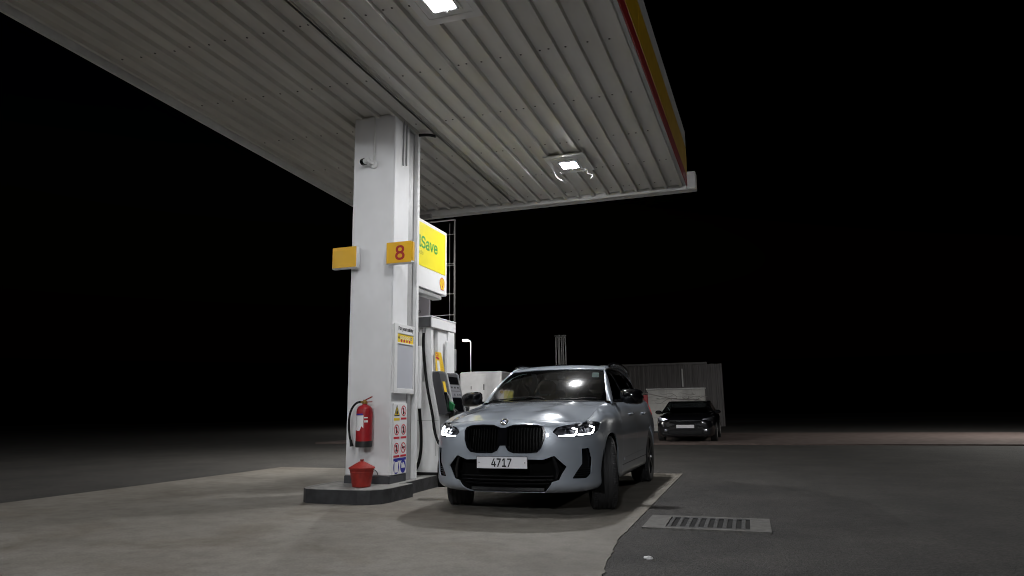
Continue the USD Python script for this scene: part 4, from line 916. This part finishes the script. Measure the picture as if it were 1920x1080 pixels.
ords = ['leftmost', 'second from the left', 'third from the left', 'fourth from the left', 'fifth from the left', 'rightmost']
for k, x in enumerate(ps):
    t = Thing('vent_pipe', f'thin grey tank vent pipe above the car roof, {ords[k]} of six', 'vent pipe', (x, 30 + .05 * (k % 2), 0), group='vent pipes in a row')
    t.part('pipe', tube([(x, 30 + .05 * (k % 2), 0), (x, 30 + .05 * (k % 2), 4.30)], .026, 8), 'steel_paint', 40)
    t.part('vent_cap', move(lathe([(.03, 4.26), (.045, 4.28), (.045, 4.33), (.02, 4.36), (0, 4.365)], 12), (x, 30 + .05 * (k % 2), 0)), 'grey_metal', 35)
t = Thing('lattice_frame', 'tall thin grey lattice frame standing behind the fuel sign', 'frame', (-7.3, 16.3, 0))
for x, y, r in ((-6.94, 16, .03), (-7.06, 16.3, .012), (-7.22, 16.3, .012), (-7.75, 16, .025)): t.part('frame_post', tube([(x, y, 0), (x, y, 5.97)], r, 8), 'lattice_dark', 40)
for z in (5.97, 5.58, 4.80, 4.75, 4.0, 3.45, 2.6, 1.6):
    t.part('frame_rail', tube([(-7.75, 16, z), (-6.94, 16, z)], .013 if z < 5.9 else .022, 6), 'lattice_dark', 40)
# warehouse and boundary wall, far right
t = Thing('warehouse', 'long low warehouse clad in dark vertical ribbed sheets', 'warehouse', (-.5, 42, 0))
WX0, WX1, WY, WT = -7.2, -2.3 + .2, 40., 3.43
x = WX0
while x < WX1:
    pts = []
    for k in range(4): u = x + k * .25; pts += [(u, 0), (u + .12, 0), (u + .15, -.05), (u + .22, -.05)]
    pts += [(x + .998, 0), (x + .998, .03), (x, .03)]
    t.part('cladding_sheet', move(extr(Polygon(pts), WT), (0, WY, 0)), 'cladding'); x += 1.0
t.part('roof_edge', bx(WX0 - .05, WX1 + .1, WY - .12, WY + .3, WT, WT + .12, .01), 'cladding')
t.part('warehouse_body', bx(WX0, WX1 + .05, WY + .04, WY + 5, 0, WT + .05), 'cladding')
t.part('downpipe', tube([(-3.36, WY - .12, 2.2), (-3.36, WY - .12, 3.2)], .04, 8), 'white_metal', 40)
t = Thing('boundary_wall', 'white painted block wall behind the parked dark car', 'wall', (-2.3, 29.2, 0))
x = -3.93; k = 0
for r in range(6):
    x = -3.93 - (.2 if r % 2 else 0); z0 = .06 + r * .285
    while x < -1.6:
        x1 = min(x + 1.0, -1.6); xa = max(x, -3.93)
        if x1 > xa + .03: t.part('block', bx(xa + .004, x1 - .004, 29.08 - .006 * rng.random(), 29.28, z0 + .004, z0 + .281, .006), 'block_wall')
        x += 1.0
t.part('coping', bx(-3.96, -1.57, 29.04, 29.32, 1.773, 1.83, .01), 'white_trim'); t.part('mortar', bx(-3.925, -1.605, 29.1, 29.27, .03, 1.772), 'grey_metal'); t.part('plinth', bx(-3.95, -1.6, 29.0, 29.09, .03, .10, .01), 'dark_grey')
t = Thing('red_panel', 'small red panel at the wall end behind the car', 'sign', (-3.5, 26, 0))
t.part('panel', bx(-3.95, -3.48, 25.97, 26.0, .9, 1.52, .01), 'red'); t.part('panel_post', bx(-3.75, -3.69, 26.001, 26.05, .0, 1.3, .01), 'grey_metal')
t.part('dark_sill', bx(-3.95, -3.47, 25.96, 26.01, 1.522, 1.62, .01), 'dark_grey')
t = Thing('dry_branches', 'tangle of pale bare branches hanging in front of the white wall', 'branches', (-2.9, 26, 0))
rb2 = np.random.default_rng(8)
t.part('stem', tube(curve([(-1.2, 26.5, 0), (-1.25, 26.4, .8), (-1.5, 26.2, 1.25), (-2.2, 26, 1.33), (-3.0, 25.9, 1.45), (-3.9, 25.8, 1.62)], 24), np.linspace(.03, .01, 24), 6), 'twig', 40)
for k in range(16):
    a = np.array([-1.4 - 2.3 * rb2.random(), 26.1 - .3 * rb2.random(), 1.30 + .25 * rb2.random()]); d = np.array([-.8 + .9 * rb2.random(), .2 * rb2.random(), -.10 + .22 * rb2.random()])
    t.part('twig', tube(curve([a, a + d * .4 + [0, 0, .03 * rb2.standard_normal()], a + d * .7 + [0, 0, .05 * rb2.standard_normal()], a + d], 10), np.linspace(.010, .004, 10), 5), 'twig', 40)

# the parked car, far right: a small dark saloon seen from the front
pc_ = Thing('parked_saloon', 'small dark saloon parked before the white wall at the right edge', 'car', (-1.80, 21.4, 0), .0, local=True)
_cv = pc_.conv; pc_.conv = lambda v: v * [1, 1, .86]                # a low car
sec = [(-.02, .60, .26, .70, .74), (.0, .74, .22, .78, .80), (.10, .82, .20, .86, .86), (.35, .86, .20, .93, .93), (.9, .87, .20, .99, .99), (1.15, .87, .20, 1.02, 1.03), (2.6, .88, .20, 1.05, 1.06), (3.6, .87, .22, 1.05, 1.06), (4.1, .84, .25, 1.0, 1.02), (4.25, .76, .3, .9, .9)]
rows = []
for y, w, z0, zs, zc in sec:
    half = [(0, zc), (w * .5, zc - .005), (w * .80, zc - .03), (w * .95, zs - .07), (w, zs - .22), (w * .99, .5), (w * .96, z0 + .08), (w * .85, z0), (0, z0)]
    ringp_ = half + [(-x, z) for x, z in half[-2:0:-1]]
    rows.append([(x, y, z) for x, z in ringp_])
rows = np.array(rows); n_, m_ = rows.shape[:2]
Fq = np.array([(a * m_ + b, a * m_ + (b + 1) % m_, (a + 1) * m_ + (b + 1) % m_, (a + 1) * m_ + b) for a in range(n_ - 1) for b in range(m_)])
capf = [(0, b + 1, b) for b in range(1, m_ - 1)]
V_, F2 = vf((rows.reshape(-1, 3), Fq)); pc_.part('body', (V_, np.vstack([F2[:, ::-1], np.array(capf)[:, ::-1]])), 'dark_car_paint', 40)
cab = [(.95, .80, 1.02), (1.75, .60, 1.43), (2.7, .58, 1.45), (3.5, .72, 1.05)]
pc_.part('roof', hull([(s * x, y, z) for y, x, z in ((1.72, .58, 1.425), (2.7, .57, 1.445), (2.2, .57, 1.465)) for s in (-1, 1)] + [(s * x, y, z - .04) for y, x, z in ((1.70, .60, 1.425), (2.75, .59, 1.445)) for s in (-1, 1)]), 'dark_car_paint', 35)
for s in (-1, 1):
    pc_.part('windscreen_pillar', tube([(s * .78, .98, 1.0), (s * .60, 1.72, 1.41)], .03, 8), 'dark_car_paint', 40)
    pc_.part('rear_pillar', tube([(s * .59, 2.72, 1.42), (s * .74, 3.5, 1.04)], .05, 8), 'dark_car_paint', 40)
    pc_.part('side_glass', vf((np.array([(s * .79, 1.0, 1.0), (s * .61, 1.74, 1.40), (s * .60, 2.7, 1.41), (s * .75, 3.45, 1.03)]), np.array([(0, 1, 2, 3)]))), 'tinted_glass')
    mg = pc_.group_xform('wing_mirror')
    pc_.part('mirror_housing', hull([(s * (.90 + .11 * math.cos(g) * k), 1.12 - d, 1.04 + .075 * math.sin(g) * k) for g in np.linspace(0, 6.28, 11)[:-1] for d, k in ((0, 1.), (.1, .7))]), 'gloss_black', 40, parent=mg)
    pc_.part('headlight', hull([(s * .50, -.005, .70), (s * .50, .0, .80), (s * .78, .05, .88), (s * .82, .12, .84), (s * .80, .06, .70), (s * .62, .0, .68), (s * .52, .1, .74), (s * .76, .2, .8)]), 'lens_silver', 40)
    pc_.part('fog_lamp', move(lathe([(0, -.03), (.05, -.025), (.06, 0)], 16, 'y'), (s * .58, -.01, .42)), 'lens_silver', 40)
    for y in (.78, 3.35):
        g = pc_.group_xform('wheel'); wz = .30 / .86; sq = np.diag([1, 1, 1 / .86])
        pc_.part('tyre', xf(lathe([(.19, -.10), (.275, -.10), (.30, -.07), (.30, .07), (.275, .10), (.19, .10)], 32, 'x'), sq, (s * .78, y, wz)), 'tyre', 35, parent=g)
        pc_.part('rim', xf(lathe([(0, -.09), (.19, -.095), (.19, .095), (0, .09)], 24, 'x'), sq, (s * .78, y, wz)), 'steel_paint', 35, parent=g)
pc_.part('windscreen', vf((np.array([(-.76, .97, 1.01), (.76, .97, 1.01), (.58, 1.72, 1.42), (-.58, 1.72, 1.42)]), np.array([(0, 1, 2, 3)]))), 'windscreen')
pc_.part('rear_window', vf((np.array([(-.7, 3.5, 1.05), (.7, 3.5, 1.05), (.56, 2.76, 1.42), (-.56, 2.76, 1.42)]), np.array([(0, 1, 2, 3)]))), 'tinted_glass')
pc_.part('grille', hull([(-.46, -.045, .66), (.46, -.045, .66), (.46, -.045, .76), (-.46, -.045, .76), (-.4, .05, .7), (.4, .05, .7)]), 'gloss_black')
pc_.part('grille_bar', bx(-.46, .46, -.06, -.046, .74, .755, .004), 'chrome')
pc_.part('number_plate', bx(-.26, .26, -.06, -.03, .50, .61, .004), 'plate_white')
pc_.part('lower_grille', bx(-.50, .50, -.035, -.01, .30, .44, .01), 'satin_black')
pc_.part('cabin_seats', bx(-.6, .6, 1.9, 2.1, .6, 1.2, .06), 'interior', 40)
